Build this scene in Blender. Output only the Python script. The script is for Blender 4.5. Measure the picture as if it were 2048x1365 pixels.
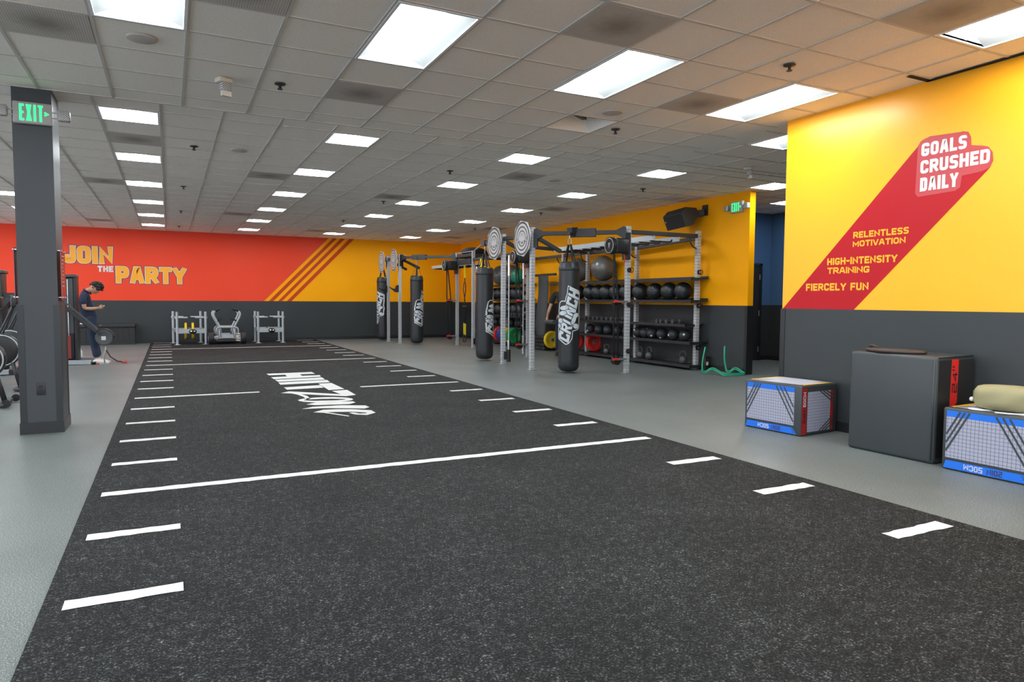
import bpy, bmesh, math, random
from mathutils import Vector, Matrix
for _o in list(bpy.data.objects): bpy.data.objects.remove(_o)
SC = bpy.context.scene; COL = SC.collection
R = random.Random(7)
PI = math.pi
# ------------------------------------------------------------------ camera, world, exposure
EYE = 1.3041; CEIL = 3.2567
def make_camera():
    f, yaw, pitch, roll = 1370.745, .4634, -.0594, -.0061
    cy, sy = math.cos(yaw), math.sin(yaw)
    fwd = Vector((sy*math.cos(pitch), cy*math.cos(pitch), math.sin(pitch)))
    r = Vector((cy, -sy, 0)); d = fwd.cross(r)
    cr, sr = math.cos(roll), math.sin(roll)
    rr = cr*r + sr*d; dd = -sr*r + cr*d
    cam = bpy.data.cameras.new('camera'); cam.sensor_width = 36; cam.lens = f/2048*36
    cam.clip_start = .05; cam.clip_end = 100
    o = bpy.data.objects.new('camera', cam); COL.objects.link(o)
    m = Matrix((rr, -dd, -fwd)).transposed().to_4x4(); m.translation = (0, 0, EYE)
    o.matrix_world = m; SC.camera = o
make_camera()
DAY = 1.9            # daylight outside the unseen windows added as fill
w = bpy.data.worlds.new('world'); SC.world = w; w.use_nodes = True
w.node_tree.nodes['Background'].inputs[0].default_value = (.8, .86, 1, 1)
w.node_tree.nodes['Background'].inputs[1].default_value = DAY
SC.view_settings.view_transform = 'Standard'; SC.view_settings.look = 'None'
SC.view_settings.gamma = 1; SC.view_settings.use_curve_mapping = False
SC.view_settings.exposure = 1.12
LAMP = 20.0          # radiance of the lamp lenses
SC.cycles.max_bounces = 8; SC.cycles.diffuse_bounces = 5; SC.cycles.glossy_bounces = 4
SC.cycles.sample_clamp_indirect = 6
SC.cycles.use_denoising = True
# ------------------------------------------------------------------ materials
def lin(h):
    h = h.lstrip('#'); out = []
    for i in (0, 2, 4):
        c = int(h[i:i+2], 16)/255
        out.append(c/12.92 if c <= .04045 else ((c+.055)/1.055)**2.4)
    return tuple(out)
class NT:
    def __init__(s, m): s.t = m.node_tree; s.b = s.t.nodes['Principled BSDF']
    def n(s, typ, **k):
        nd = s.t.nodes.new('ShaderNode'+typ)
        for a, v in k.items():
            if a.startswith('i_'): nd.inputs[int(a[2:]) if a[2:].isdigit() else a[2:]].default_value = v
            else: setattr(nd, a, v)
        return nd
    def l(s, a, b): s.t.links.new(a, b)
    def math(s, op, a, b=None, c=None):
        nd = s.n('Math', operation=op)
        for i, v in enumerate((a, b, c)):
            if v is None: continue
            if isinstance(v, (int, float)): nd.inputs[i].default_value = v
            else: s.l(v, nd.inputs[i])
        return nd.outputs[0]
    def coord(s): return s.n('TexCoord').outputs['Object']
    def sep(s, v):
        nd = s.n('SeparateXYZ'); s.l(v, nd.inputs[0]); return nd.outputs
    def noise(s, scale, detail=2, rough=.5, vec=None):
        nd = s.n('TexNoise'); nd.inputs['Scale'].default_value = scale; nd.inputs['Detail'].default_value = detail
        nd.inputs['Roughness'].default_value = rough
        s.l(vec if vec is not None else s.coord(), nd.inputs['Vector']); return nd.outputs[0]
    def ramp(s, f, stops):
        nd = s.n('ValToRGB'); e = nd.color_ramp.elements
        while len(e) < len(stops): e.new(.5)
        for el, (p, c) in zip(e, stops): el.position = p; el.color = (*c, 1) if len(c) == 3 else c
        s.l(f, nd.inputs[0]); return nd.outputs[0]
    def mix(s, f, a, b):
        nd = s.n('MixRGB')
        for i, v in enumerate((f, a, b)):
            if isinstance(v, (int, float)): nd.inputs[i].default_value = v
            elif isinstance(v, tuple): nd.inputs[i].default_value = (*v, 1)
            else: s.l(v, nd.inputs[i])
        return nd.outputs[0]
    def base(s, v): s.l(v, s.b.inputs['Base Color'])
    def bump(s, h, strength=.3, dist=.003):
        nd = s.n('Bump'); nd.inputs['Strength'].default_value = strength; nd.inputs['Distance'].default_value = dist
        s.l(h, nd.inputs['Height']); s.l(nd.outputs[0], s.b.inputs['Normal'])
MATS = {}
def mat(name, col=None, rough=.5, metal=0., spec=.5, emit=0., var=0., vs=20., bump=0., bs=200., coat=0.):
    if name in MATS: return MATS[name]
    m = bpy.data.materials.new(name); m.use_nodes = True; t = NT(m); b = t.b
    c = lin(col) if isinstance(col, str) else col
    b.inputs['Base Color'].default_value = (*c, 1); b.inputs['Roughness'].default_value = rough
    b.inputs['Metallic'].default_value = metal; b.inputs['Specular IOR Level'].default_value = spec
    if coat: b.inputs['Coat Weight'].default_value = coat
    if emit: b.inputs['Emission Color'].default_value = (*c, 1); b.inputs['Emission Strength'].default_value = emit
    if var:
        f = t.noise(vs, 3)
        t.base(t.mix(f, tuple(x*(1-var) for x in c), tuple(min(1, x*(1+var)) for x in c)))
    if bump: t.bump(t.noise(bs, 2), bump, .002)
    MATS[name] = m; return m
def special(name, rough, fn, spec=.5, metal=0.):
    m = bpy.data.materials.new(name); m.use_nodes = True; t = NT(m)
    t.b.inputs['Roughness'].default_value = rough; t.b.inputs['Specular IOR Level'].default_value = spec
    t.b.inputs['Metallic'].default_value = metal
    fn(t); MATS[name] = m; return m
def f_floor(t):
    a = t.math('ADD', t.math('MULTIPLY', t.noise(340, 1), .55), t.math('MULTIPLY', t.noise(150, 1), .45))
    c = t.ramp(a, [(.34, (.033, .039, .038)), (.48, (.108, .126, .122)), (.55, (.152, .173, .167)), (.66, (.45, .48, .47))])
    b = t.noise(1.1, 3); g = t.ramp(b, [(.3, (.84, .84, .84)), (.7, (1.06, 1.06, 1.06))])
    nd = t.n('MixRGB', blend_type='MULTIPLY'); nd.inputs[0].default_value = 1; t.l(c, nd.inputs[1]); t.l(g, nd.inputs[2])
    t.base(nd.outputs[0]); t.bump(a, .05, .001)
special('rubber_floor', .42, f_floor, .35)
def f_turf(t):
    a = t.noise(250, 2, .6); b = t.noise(105, 2, .6); d = t.noise(26, 3, .6)
    v = t.math('ADD', t.math('ADD', t.math('MULTIPLY', a, .38), t.math('MULTIPLY', b, .62)), t.math('MULTIPLY', t.math('SUBTRACT', d, .5), .22))
    c = t.ramp(v, [(.40, (.0025, .0028, .003)), (.50, (.0085, .0095, .0095)), (.59, (.042, .047, .047)), (.69, (.26, .27, .27))])
    g = t.ramp(t.noise(1.7, 3), [(.3, (.62, .62, .62)), (.7, (1.02, 1.02, 1.02))])
    nd = t.n('MixRGB', blend_type='MULTIPLY'); nd.inputs[0].default_value = 1; t.l(c, nd.inputs[1]); t.l(g, nd.inputs[2])
    t.base(nd.outputs[0]); t.bump(b, .8, .010)
special('turf_black', .8, f_turf, .2)
def f_tile(t):
    a = t.noise(170, 2); c = t.ramp(a, [(.33, (.72, .665, .59)), (.48, (.90, .84, .755)), (.7, (.94, .885, .80))]); t.base(c); t.bump(a, .2, .002)
special('ceiling_tile', .9, f_tile, .1)
def f_vent(t):
    x, y, z = t.sep(t.coord())
    u = t.math('SUBTRACT', t.math('FRACT', t.math('MULTIPLY', x, 60)), .5); v = t.math('SUBTRACT', t.math('FRACT', t.math('MULTIPLY', y, 60)), .5)
    d = t.math('ADD', t.math('MULTIPLY', u, u), t.math('MULTIPLY', v, v)); hole = t.math('LESS_THAN', d, .06)
    r2 = t.math('SQRT', t.math('ADD', t.math('MULTIPLY', x, x), t.math('MULTIPLY', y, y)))
    dirt = t.ramp(t.math('ADD', r2, t.math('MULTIPLY', t.noise(14, 3), .12)), [(.10, (.30, .27, .24)), (.3, (.56, .52, .47))])
    t.base(t.mix(hole, dirt, (.25, .23, .20)))
special('vent_grille', .7, f_vent, .2)
def f_steel(t):
    x, y, z = t.sep(t.coord())
    fx = t.math('ABSOLUTE', t.math('SUBTRACT', t.math('ABSOLUTE', x), .0185)); fy = t.math('ABSOLUTE', t.math('SUBTRACT', t.math('ABSOLUTE', y), .0185))
    m = t.math('MINIMUM', fx, fy)
    zz = t.math('SUBTRACT', t.math('MULTIPLY', t.math('FRACT', t.math('MULTIPLY', z, 1/.058)), .058), .029)
    d = t.math('ADD', t.math('MULTIPLY', m, m), t.math('MULTIPLY', zz, zz)); h = t.math('LESS_THAN', d, .0078**2)
    t.base(t.mix(h, (.50, .52, .53), (.006, .006, .006)))
    t.l(t.math('SUBTRACT', .25, t.math('MULTIPLY', h, .25)), t.b.inputs['Metallic'])
special('perforated_steel', .42, f_steel)
def f_grid(t):   # pale woven face of the plyo boxes with a thin dark grid
    x, y, z = t.sep(t.coord()); out = None
    for c in (x, y, z):
        k = t.math('LESS_THAN', t.math('FRACT', t.math('MULTIPLY', c, 1/.0285)), .09)
        out = k if out is None else t.math('MAXIMUM', out, k)
    t.base(t.mix(out, (.34, .35, .44), (.07, .07, .09)))
special('box_grid', .5, f_grid, .3)
def f_rope(t):
    x, y, z = t.sep(t.coord())
    k = t.math('SINE', t.math('MULTIPLY', t.math('ADD', z, x), 260)); t.base(t.ramp(k, [(.2, (.006, .006, .006)), (.8, (.05, .05, .05))])); t.bump(k, .5, .004)
special('rope_black', .8, f_rope, .2)
def f_lens(t):
    x, y, z = t.sep(t.coord())
    u = t.math('SINE', t.math('MULTIPLY', x, 330)); v = t.math('SINE', t.math('MULTIPLY', z, 330))
    t.base(t.ramp(t.math('MULTIPLY', u, v), [(.3, (.25, .25, .25)), (.7, (.75, .75, .73))]))
special('prism_lens', .25, f_lens)
def f_wall(name, col, rough, var=.03, spec=.4):
    def fn(t):
        c = lin(col) if isinstance(col, str) else col
        t.base(t.mix(t.noise(1.6, 3), tuple(x*(1-var) for x in c), tuple(min(1, x*(1+var)) for x in c))); t.bump(t.noise(420, 2), .08, .001)
    special(name, rough, fn, spec)
f_wall('paint_orange', (.98, .405, .002), .55, spec=.14); f_wall('paint_yellow', (.95, .415, .010), .36)
f_wall('paint_red', (.83, .066, .026), .5, spec=.2); f_wall('paint_stripe_red', (.56, .06, .012), .5, spec=.15)
f_wall('paint_charcoal', (.034, .040, .042), .45, .1, .35); f_wall('paint_blue', (.065, .145, .29), .5)
f_wall('paint_column', (.046, .052, .056), .42, .08, .4); f_wall('paint_grey', (.5, .52, .53), .6)
mat('charcoal_trim', (.014, .0155, .0165), .38); mat('turf_white', (.62, .62, .60), .8, var=.12, vs=160, bump=.6, bs=110)
mat('white_metal', (.78, .79, .79), .4); mat('white_plastic', (.70, .70, .68), .4); mat('grid_bar', (.56, .53, .48), .6)
mat('lamp_lens', (.93, .975, 1), .4, emit=LAMP); mat('lamp_lens_square', (.93, .975, 1), .4, emit=LAMP*1.7); mat('pan_white', (.30, .32, .32), .5); mat('speaker_grille', (.50, .46, .41), .8)
mat('black_metal', (.020, .022, .024), .42, spec=.5); mat('black_plastic', (.014, .015, .016), .4); mat('black_rubber', (.012, .012, .013), .6)
mat('black_vinyl', (.016, .018, .020), .40, bump=.25, bs=60); mat('dark_fabric', (.012, .013, .018), .85, bump=.4, bs=300)
mat('box_vinyl', (.034, .041, .043), .42, bump=.2, bs=45, var=.1, vs=5); mat('box_vinyl_side', (.020, .019, .018), .35, bump=.3, bs=35)
mat('steel', (.45, .46, .47), .35, .8); mat('chrome', (.75, .75, .76), .18, 1.); mat('silver_paint', (.40, .44, .46), .42, .25)
mat('leather_black', (.021, .025, .028), .38, bump=.25, bs=90); mat('ball_rubber', (.028, .033, .035), .46, bump=.3, bs=240)
mat('yoga_grey', (.17, .165, .15), .3, .25); mat('yoga_green', (.006, .21, .11), .35); mat('iron_grey', (.075, .08, .082), .45, .3)
mat('red', (.62, .022, .016), .4); mat('plate_red', (.72, .03, .02), .4); mat('plate_blue', (.01, .05, .26), .4); mat('plate_yellow', (.76, .50, .01), .4); mat('plate_green', (.01, .27, .06), .4)
mat('strap_yellow', (.80, .62, .01), .6); mat('hurdle_green', (.02, .36, .20), .4); mat('mural_red', (.42, .0065, .012), .45, spec=.25)
mat('letter_white', (.66, .66, .64), .5); mat('letter_pale_red', (.47, .045, .05), .45); mat('letter_orange', (.95, .40, .008), .4); mat('letter_navy', (.03, .025, .09), .5)
mat('box_blue', (.004, .14, .66), .45); mat('box_yellow', (.78, .46, .03), .45); mat('box_white', (.48, .49, .57), .45); mat('box_dark_red', (.30, .012, .012), .45)
mat('exit_green', (.02, .85, .16), .5, emit=1.1); mat('grey_plastic', (.36, .36, .34), .45); mat('mat_grey', (.055, .058, .06), .75)
mat('target_pale', (.52, .50, .49), .6); mat('logo_grey', (.52, .57, .60), .5); mat('ink_black', (.012, .012, .014), .5)
mat('skin', (.50, .27, .17), .5); mat('skin_tattoo', (.36, .19, .13), .5, var=.35, vs=28); mat('hair', (.010, .007, .005), .6, bump=.8, bs=60); mat('navy_cloth', (.014, .022, .052), .85); mat('denim', (.010, .022, .052), .8, bump=.3, bs=300)
mat('black_cloth', (.010, .011, .013), .85); mat('shoe_white', (.72, .72, .70), .5); mat('bag_tan', (.29, .265, .14), .75, var=.12, vs=6, bump=.3, bs=40); mat('plaque_red', (.16, .045, .045), .15)
mat('glass_clear', (.9, .95, .95), .02); mat('water_clear', (.62, .66, .70), .15); mat('hole_dark', (.006, .006, .006), .9); mat('beige_plastic', (.55, .43, .30), .5); mat('paper', (.7, .7, .68), .7); mat('tag_dark', (.02, .03, .03), .4)
mat('brown_leather', (.045, .03, .025), .6); mat('stack_red', (.34, .03, .03), .4); mat('cream', (.60, .56, .47), .5)
M = MATS
# ------------------------------------------------------------------ mesh builder
class B:
    def __init__(s): s.v = []; s.f = []; s.sm = []
    def add(s, vs, fs, smooth=False, mtx=None):
        o = len(s.v)
        for p in vs:
            p = Vector(p); s.v.append(mtx @ p if mtx is not None else p)
        for f in fs: s.f.append([i+o for i in f]); s.sm.append(smooth)
        return s
    def box(s, a, b, mtx=None):
        (x0, y0, z0), (x1, y1, z1) = a, b
        return s.add([(x0,y0,z0),(x1,y0,z0),(x1,y1,z0),(x0,y1,z0),(x0,y0,z1),(x1,y0,z1),(x1,y1,z1),(x0,y1,z1)],
                     [(0,3,2,1),(4,5,6,7),(0,1,5,4),(1,2,6,5),(2,3,7,6),(3,0,4,7)], False, mtx)
    def rbox(s, a, b, r, seg=3, mtx=None):
        bm = bmesh.new(); bmesh.ops.create_cube(bm, size=1)
        c = [(a[i]+b[i])/2 for i in range(3)]; d = [b[i]-a[i] for i in range(3)]
        for v in bm.verts: v.co = Vector([c[i]+v.co[i]*d[i] for i in range(3)])
        bmesh.ops.bevel(bm, geom=list(bm.edges)+list(bm.verts), offset=r, segments=seg, affect='EDGES', profile=.5)
        return s.frombm(bm, True, mtx)
    def frombm(s, bm, smooth=False, mtx=None):
        bm.verts.index_update(); s.add([v.co.copy() for v in bm.verts], [[v.index for v in f.verts] for f in bm.faces], smooth, mtx); bm.free(); return s
    def quad(s, *ps): return s.add(ps, [tuple(range(len(ps)))])
    def lathe(s, prof, n=24, mtx=None, smooth=True, cap=True):
        vs = []; fs = []
        for r, z in prof:
            for i in range(n): a = 2*PI*i/n; vs.append((r*math.cos(a), r*math.sin(a), z))
        for k in range(len(prof)-1):
            for i in range(n):
                j = (i+1) % n; fs.append((k*n+i, k*n+j, (k+1)*n+j, (k+1)*n+i))
        if cap:
            if prof[0][0] > 1e-5: fs.append(tuple(reversed(range(n))))
            if prof[-1][0] > 1e-5: fs.append(tuple((len(prof)-1)*n+i for i in range(n)))
        return s.add(vs, fs, smooth, mtx)
    def cyl(s, p, q, r, n=16, r2=None, smooth=True):
        p = Vector(p); q = Vector(q); d = q-p; L = d.length
        m = Matrix.Translation(p) @ d.to_track_quat('Z', 'Y').to_matrix().to_4x4()
        s.lathe([(0, 0), (r, 0)], n, m, False, False); s.lathe([(r, 0), (r if r2 is None else r2, L)], n, m, smooth, False)
        return s.lathe([(r if r2 is None else r2, L), (0, L)], n, m, False, False)
    def sphere(s, c, r, n=20, k=12, mtx=None, sc=(1, 1, 1)):
        prof = [(max(1e-6, math.sin(PI*i/k)), -math.cos(PI*i/k)) for i in range(k+1)]
        m = Matrix.Translation(Vector(c)) @ Matrix.Diagonal((r*sc[0], r*sc[1], r*sc[2], 1))
        if mtx is not None: m = mtx @ m
        return s.lathe(prof, n, m, True, False)
    def tube(s, pts, r, n=10, closed=False, rs=None):
        P = [Vector(p) for p in pts]; N = len(P); rings = []; up = None
        for i in range(N):
            if closed: t = (P[(i+1) % N]-P[i-1])
            else: t = P[min(i+1, N-1)]-P[max(i-1, 0)]
            t.normalize()
            if up is None: up = t.orthogonal().normalized()
            up = (up - t*up.dot(t));
            if up.length < 1e-6: up = t.orthogonal()
            up.normalize(); b = t.cross(up); rr = rs[i] if rs else r
            rings.append([P[i]+(up*math.cos(2*PI*k/n)+b*math.sin(2*PI*k/n))*rr for k in range(n)])
        vs = [v for q in rings for v in q]; fs = []
        for i in range(N if closed else N-1):
            j = (i+1) % N
            for k in range(n): l = (k+1) % n; fs.append((i*n+k, i*n+l, j*n+l, j*n+k))
        if not closed: fs.append(tuple(reversed(range(n)))); fs.append(tuple((N-1)*n+k for k in range(n)))
        return s.add(vs, fs, True)
    def bar(s, p, q, w, h, up=(0, 0, 1)):
        p = Vector(p); q = Vector(q); d = q-p; L = d.length; d.normalize(); u = Vector(up); sd = d.cross(u).normalized(); u = sd.cross(d)
        m = Matrix((sd, d, u)).transposed().to_4x4(); m.translation = p
        return s.box((-w/2, 0, -h/2), (w/2, L, h/2), m)
    def prism(s, poly, fn, d0, d1):
        n = len(poly); vs = [fn(u, v, d0) for u, v in poly]+[fn(u, v, d1) for u, v in poly]
        fs = [tuple(range(n)), tuple(reversed(range(n, 2*n)))]+[(i, i+n, (i+1) % n+n, (i+1) % n) for i in range(n)]
        return s.add(vs, fs)
    def build(s, name, m, parent=None, loc=None, bevel=0, **tags):
        me = bpy.data.meshes.new(name); org = Vector(loc) if loc is not None else Vector((0, 0, 0))
        me.from_pydata([v-org for v in s.v], [], s.f); me.update()
        for p, k in zip(me.polygons, s.sm): p.use_smooth = k
        bm = bmesh.new(); bm.from_mesh(me); bmesh.ops.recalc_face_normals(bm, faces=bm.faces); bm.to_mesh(me); bm.free()
        me.materials.append(M[m] if isinstance(m, str) else m)
        o = bpy.data.objects.new(name, me); COL.objects.link(o); o.location = org
        if parent is not None:
            o.parent = parent
        if bevel:
            b = o.modifiers.new('bevel', 'BEVEL'); b.width = bevel; b.segments = 2; b.limit_method = 'ANGLE'
        for k, v in tags.items(): o[k] = v
        return o
def rnd(pts, r, n=4):
    """round the inner corners of a polyline"""
    P = [Vector(p) for p in pts]; out = [P[0]]
    for i in range(1, len(P)-1):
        a, b, c = P[i-1], P[i], P[i+1]; ra = min(r, (a-b).length*.49); rc = min(r, (c-b).length*.49)
        p = b+(a-b).normalized()*ra; q = b+(c-b).normalized()*rc
        for k in range(n+1):
            t = k/n; out.append(p*(1-t)**2+b*2*t*(1-t)+q*t*t)
    return out+[P[-1]]
def thing(name, loc, label, cat, group=None, rz=0):
    o = bpy.data.objects.new(name, None); COL.objects.link(o); o.location = loc; o.rotation_euler = (0, 0, rz)
    o.empty_display_size = .1; o['label'] = label; o['category'] = cat
    if group: o['group'] = group
    return o
def tag(o, label, cat, group=None):
    o['label'] = label; o['category'] = cat
    if group: o['group'] = group
    return o
def dup(root, loc, label, rz=None, group=None):
    def cp(o, par):
        c = o.copy(); COL.objects.link(c)
        if par is not None: c.parent = par
        for ch in o.children: cp(ch, c)
        return c
    c = cp(root, None); c.location = loc; c['label'] = label
    if rz is not None: c.rotation_euler = (0, 0, rz)
    if group: c['group'] = group
    return c
def S(name, b, m, **k):
    return b.build(name, m, kind='structure', **k)
ORD = ['first', 'second', 'third', 'fourth', 'fifth', 'sixth', 'seventh', 'eighth', 'ninth', 'tenth', 'eleventh', 'twelfth']
# ------------------------------------------------------------------ lettering
def _g(*st): return st
GL = {
 'A': (1, _g([(0,0),(.36,1),(.64,1),(1,0)], [(.16,.3),(.84,.3)])), 'C': (.9, _g(('c',[(1,.70),(1,1),(0,1),(0,0),(1,0),(1,.30)]))),
 'D': (.95, _g(('r',[(0,0),(1,0),(1,1),(0,1)]), [(0,0),(0,1)])), 'E': (.8, _g([(1,0),(0,0),(0,1),(1,1)], [(0,.5),(.85,.5)])),
 'F': (.78, _g([(0,0),(0,1),(1,1)], [(0,.48),(.85,.48)])), 'G': (.95, _g(('c',[(1,.76),(1,1),(0,1),(0,0),(1,0),(1,.42)]), [(.66,.42),(1,.42)])),
 'H': (.95, _g([(0,0),(0,1)], [(1,0),(1,1)], [(0,.5),(1,.5)])), 'I': (0, _g([(0,0),(0,1)])), 'J': (.72, _g(('r',[(1,1),(1,0),(0,0),(0,.3)]))),
 'L': (.75, _g([(0,1),(0,0),(1,0)])), 'M': (1.25, _g([(0,0),(0,1),(.5,.25),(1,1),(1,0)])), 'N': (1, _g([(0,0),(0,1),(1,0),(1,1)])),
 'O': (.95, _g(('o',[(0,0),(1,0),(1,1),(0,1)]))), 'P': (.92, _g([(0,0),(0,1)], ('r',[(0,1),(1,1),(1,.42),(0,.42)]))),
 'R': (.95, _g([(0,0),(0,1)], ('r',[(0,1),(1,1),(1,.45),(0,.45)]), [(.5,.45),(1,0)])), 'S': (.88, _g(('c',[(1,.82),(1,1),(0,1),(0,.53),(1,.47),(1,0),(0,0),(0,.18)]))),
 'T': (.9, _g([(0,1),(1,1)], [(.5,1),(.5,0)])), 'U': (.92, _g(('r',[(0,1),(0,0),(1,0),(1,1)]))), 'V': (1, _g([(0,1),(.42,0),(.58,0),(1,1)])),
 'X': (1, _g([(0,0),(1,1)], [(0,1),(1,0)])), 'Y': (1, _g([(0,1),(.5,.42),(1,1)], [(.5,.5),(.5,0)])), '-': (.5, _g([(0,.5),(1,.5)])),
 '0': (.85, _g(('o',[(0,0),(1,0),(1,1),(0,1)]))), '2': (.85, _g([(0,1),(1,1),(1,.5),(0,.5),(0,0),(1,0)])), '4': (.9, _g([(.8,0),(.8,1),(0,.3),(1,.3)])),
 '5': (.85, _g([(1,1),(0,1),(0,.5),(1,.5),(1,0),(0,0)])), '6': (.85, _g([(1,1),(0,1),(0,0),(1,0),(1,.5),(0,.5)])), '"': (.35, _g([(0,1),(0,.72)], [(1,1),(1,.72)])), ' ': (.3, ()),
 '>': (.6, _g([(0,.75),(1,.5),(0,.25)])),
}
def stroke(b, pts, w, fn, closed=False, ext=True):
    P = [Vector((p[0], p[1])) for p in pts]
    P = [p for i, p in enumerate(P) if i == 0 or (p-P[i-1]).length > 1e-6]
    N = len(P); L = []; Rr = []
    if not closed and ext is False: pass
    for i in range(N):
        a = P[i-1] if (closed or i > 0) else None; c = P[(i+1) % N] if (closed or i < N-1) else None
        if a is None: d = (c-P[i]).normalized(); n = Vector((-d.y, d.x)); k = 1
        elif c is None: d = (P[i]-a).normalized(); n = Vector((-d.y, d.x)); k = 1
        else:
            d1 = (P[i]-a).normalized(); d2 = (c-P[i]).normalized(); n = Vector((-d1.y-d2.y, d1.x+d2.x))
            if n.length < 1e-4: n = Vector((-d1.y, d1.x)); k = 1
            else:
                n.normalize(); k = min(2.2, 1/max(.3, n.dot(Vector((-d1.y, d1.x)))))
        L.append(P[i]+n*w/2*k); Rr.append(P[i]-n*w/2*k)
    vs = [fn(p.x, p.y) for p in L]+[fn(p.x, p.y) for p in Rr]
    for i in range(N if closed else N-1):
        j = (i+1) % N; b.add([vs[i], vs[j], vs[N+j], vs[N+i]], [(0, 1, 2, 3)])
def text(b, s, x0, x1, z0, z1, fn, wt=.2, pad=0., gap=.18, shear=0., lift=.00022, rk=.38):
    """heavy block capitals filling the box x0..x1, z0..z1 ; wt = stroke / height ; pad grows the strokes (outline layer)"""
    H = z1-z0; w = H*wt; ws = [(0 if GL[c][0] == 0 else GL[c][0]) for c in s]
    n = len(s); total = x1-x0
    free = total - n*w - (n-1)*gap*H*.55
    k = free/max(1e-6, sum(ws)); x = x0
    for c, g in zip(s, ws):
        W = g*k; ih = H-w
        for si, st in enumerate(GL[c][1]):
            mode = ''; fq = (lambda u, v, o=si*lift: fn(u, min(max(v, z0-pad), z1+pad), o))
            if isinstance(st, tuple) and st and st[0] in ('r', 'o', 'c'): mode, st = st
            pts = [Vector((x+w/2+p[0]*W, z0+w/2+p[1]*ih)) for p in st]
            rr = min(W, ih)*rk if W > 0 else 0
            if mode in ('r', 'c'): pts = rnd(pts, rr, 5)
            if mode == 'o':
                q = pts+[pts[0], pts[1]]; pts = rnd(q, rr, 5)[1:-1]
            elif mode == 'c':
                for e0, e1 in ((0, 1), (-1, -2)): pts[e0] = pts[e0]+(pts[e0]-pts[e1]).normalized()*pad
            else:
                # square ends
                a, c2 = pts[0], pts[-1]
                pts[0] = a+(a-pts[1]).normalized()*(w/2+pad); pts[-1] = c2+(c2-pts[-2]).normalized()*(w/2+pad)
            sh = [(p.x+shear*(p.y-z0), p.y) for p in pts]
            stroke(b, sh, w+2*pad, fq, closed=(mode == 'o'))
        x += W+w+gap*H*.55
# ------------------------------------------------------------------ setting: floor, ceiling, walls
WX = 6.05; WY = 5.44; OX = 9.2; OY = 9.05; BY = 22.48; HB = 1.232
S('floor', B().quad((-9, -7, 0), (13, -7, 0), (13, 23, 0), (-9, 23, 0)), 'rubber_floor')
XA, YA, PA = 1.3804, 5.6687, .6096           # near ceiling grid
XB, YB, PX, PY = 2.345, 8.223, .596, .61375  # far ceiling grid
SEAM = 7.862
troffer_cells = [(-3, -2), (0, -2), (3, -2), (6, -2)] + [(i, j) for j in (-6, -10, -14) for i in (-6, -3, 0, 3, 6)] + [(-6, -2)]
near_vents = [(0, 1), (2, -3), (-4, 0), (-2, -2), (5, -1), (5, -5)]
HOLE = (4, 1)
cols = {'outer': -17, 'side': -13, 'left': -9, 'edge': -5, 'mid': -1, 'right': 3, 'rig': 7, 'wall': 11}
square_cells = []
for n in range(6):
    for key, i in cols.items():
        if key == 'wall' and n > 0: continue
        square_cells.append((key, i, n))
square_cells.append(('hall', 14, .5))
far_skip = {(i, int(4*n)) for _, i, n in square_cells}
far_vents = [(-5, 2), (-2, 5), (-6, 8), (4, 2), (8, 7), (2, 19), (-7, 19), (-2, 14), (9, 14), (9, 19), (2, 7)]
def build_ceiling():
    b = B(); g = B(); used = set()
    def lines(a, p, lo, hi):
        k = math.ceil((lo-a)/p); out = [lo]
        while a+k*p < hi-1e-6:
            if a+k*p > lo+1e-6: out.append(a+k*p)
            k += 1
        return out+[hi]
    def zone(xa, px, ya, py, x0, x1, y0, y1, skip):
        xs = lines(xa, px, x0, x1); ys = lines(ya, py, y0, y1)
        for a, c in zip(xs, xs[1:]):
            for d, e in zip(ys, ys[1:]):
                i = math.floor(((a+c)/2-xa)/px); j = math.floor(((d+e)/2-ya)/py)
                if (i, j) in skip: continue
                z = CEIL+.007; e2 = .011
                b.quad((a, d, z), (a, e, z), (c, e, z), (c, d, z))
        for x in xs[1:-1]: g.box((x-.012, y0, CEIL), (x+.012, y1, CEIL+.02))
        for y in ys[1:-1]:
            for a, c in zip(xs, xs[1:]):
                ci = math.floor(((a+c)/2-xa)/px); cj = round((y-ya)/py)
                if (ci, cj) in skip and (ci, cj-1) in skip: continue
                g.box((a+.012, y-.012, CEIL+.0004), (c-.012, y+.012, CEIL+.02))
    zone(6.49, PA, 6.46, PA, 6.15, 13, -7, SEAM, {(0, -1), (0, -2)})
    zone(XA, PA, YA, PA, -9, 6.15, -7, SEAM, set(troffer_cells) | {(i, j+1) for i, j in troffer_cells} | set(near_vents) | {HOLE})
    zone(XB, PX, YB, PY, -9, 13, SEAM, 23, far_skip | set(far_vents))
    g.box((-9, SEAM-.014, CEIL-.001), (13, SEAM+.014, CEIL+.02))
    o = S('ceiling', b, 'ceiling_tile'); g.build('grid', 'grid_bar', o)
    # shell above the tiles
    S('ceiling_deck', B().quad((-9, -7, CEIL+.45), (13, -7, CEIL+.45), (13, 23, CEIL+.45), (-9, 23, CEIL+.45)), 'hole_dark')
build_ceiling()
def wall(name, up, low, paint, split=True):
    o = S(name, up, paint)
    if low: low.build('wainscot', 'paint_charcoal', o)
    return o
T = CEIL+.4
wb = wall('wall_back', B().box((-9, BY, 0), (13, BY+.12, T)), B().box((-9, BY-.006, 0), (OX, BY, HB)), 'paint_orange')
wr = wall('wall_right', B().box((WX, -7, 0), (WX+.13, WY, T)), B().box((WX-.006, -7, 0), (WX, WY, HB)), 'paint_yellow')
S('trim_1', B().box((WX-.012, WY-.05, 0), (WX+.14, WY+.012, HB)), 'charcoal_trim')
wo = wall('wall_side', B().box((OX, OY, 0), (OX+.13, BY, T)), B().box((OX-.006, OY, 0), (OX, BY, HB)), 'paint_orange')
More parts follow.
